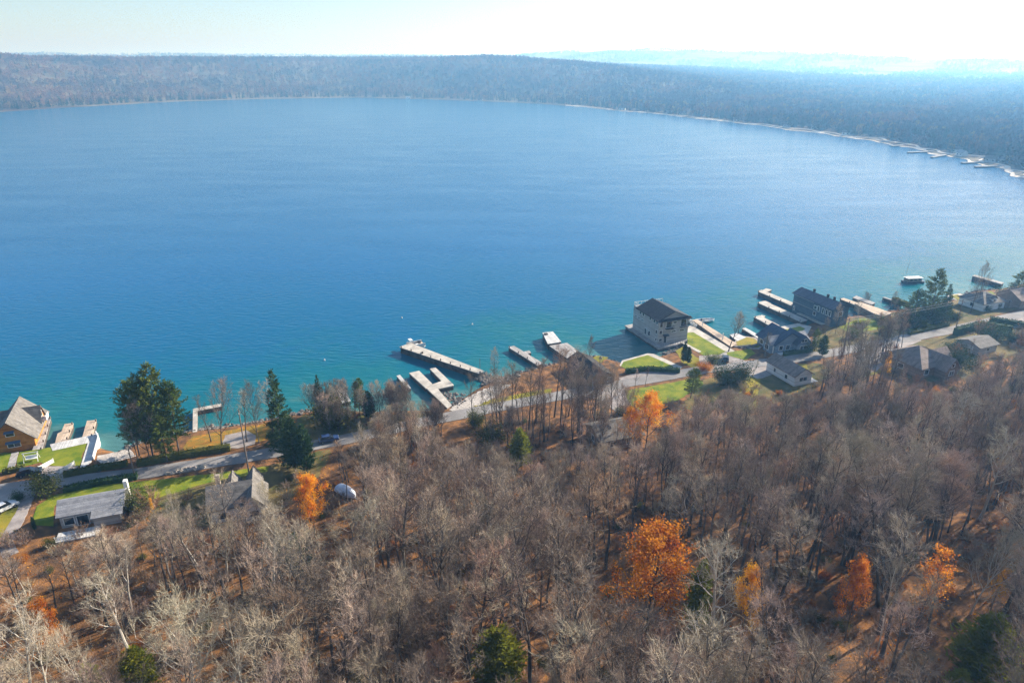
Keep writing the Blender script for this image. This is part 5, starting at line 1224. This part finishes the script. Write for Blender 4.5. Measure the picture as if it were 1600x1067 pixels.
M['far_con'] = mat('far_conifers', (.022, .045, .025), rough=.95, rand=.4)
M['far_rust'] = mat('far_rusty_crowns', (.21, .115, .08), rough=.95, rand=.3)
M['far_gold'] = mat('far_autumn_crowns', (.26, .17, .07), rough=.95, rand=.3)
srcs = [far_crown(i, 'bare').mesh('far_crown', M['far_bare']) for i in range(3)] + [far_crown(5 + i, 'conifer').mesh('far_crown', M['far_con']) for i in range(2)] + [far_crown(9, 'bare').mesh('far_crown', M['far_gold']), far_crown(10, 'bare').mesh('far_crown', M['far_rust'])]
pts, scl, rots, idx = [], [], [], []
rg = random.Random(11)
tries = 0
while len(pts) < 60000 and tries < 500000:
    tries += 1
    az = R(rg.uniform(-40, 41)); r = 480 * math.exp(rg.random() * math.log(6500 / 480))
    x, y = r * math.sin(az), r * math.cos(az)
    a = math.atan2(y - FC[1], x - FC[0]); d = math.hypot(x - FC[0], y - FC[1]) - far_r(a) if a > R(-28) else -1
    if d < 4 + beach_w(a): continue
    if r < 900 and rg.random() > (r / 900) ** 2 * 1.0 + .15: continue
    if r > 3600 and fnoise(x * 2, y * 2) > .12: continue           # fields
    con = .55 * sm(170, 20, d) + .05 + (.75 * max(0, fnoise(x * 6 + 50, y * 6)) + .45 * max(0, fnoise(x * 19, y * 19 + 30))) * (1 if math.degrees(a) < 85 else .4)
    t = rg.random(); k = 3 + rg.randrange(2) if t < con else (5 if t > .94 - .1 * max(0, fnoise(x * 11, y * 11)) else rg.randrange(3))
    s = rg.uniform(.75, 1.2) * (1 + sm(1400, 5000, r) * .9); pts.append((x, y, far_z(a, d, x, y))); scl.append((s * (1.15 if k < 3 else 1), s * (1.15 if k < 3 else 1), rg.uniform(.6, 1.25) * (1 + .2 * sm(1500, 5000, r)))); rots.append(rg.uniform(0, 6.28)); idx.append(k if not (k < 3 and fnoise(x * 9 + 20, y * 9) + .5 * rg.random() > (.15 if math.degrees(a) > 80 else .45)) else 6)
gn_scatter('far_forest', pts, scl, rots, idx, srcs, 'far wooded hills and plain round the bay', 'forest')
print('far trees', len(pts))

# ------------------------------------------------------------------ the hazy air
mb = MB().box(-9000, 9800, -1600, 9800, -8, 205)
hz = mb.build('haze', None); tag(hz, 'pale blue autumn haze over lake and hills', 'haze', kind='stuff')
m = bpy.data.materials.new('haze_air'); m.use_nodes = True; n = m.node_tree.nodes; n.clear()
out = n.new('ShaderNodeOutputMaterial'); pv = n.new('ShaderNodeVolumePrincipled')
pv.inputs['Color'].default_value = (.21, .52, 1.0, 1); pv.inputs['Absorption Color'].default_value = (1, 1, 1, 1); pv.inputs['Density'].default_value = 3.2e-4; pv.inputs['Anisotropy'].default_value = .3
m.node_tree.links.new(pv.outputs[0], out.inputs['Volume']); hz.data.materials.append(m)
try: m.cycles.homogeneous_volume = True; m.cycles.volume_sampling = 'DISTANCE'
except Exception: pass
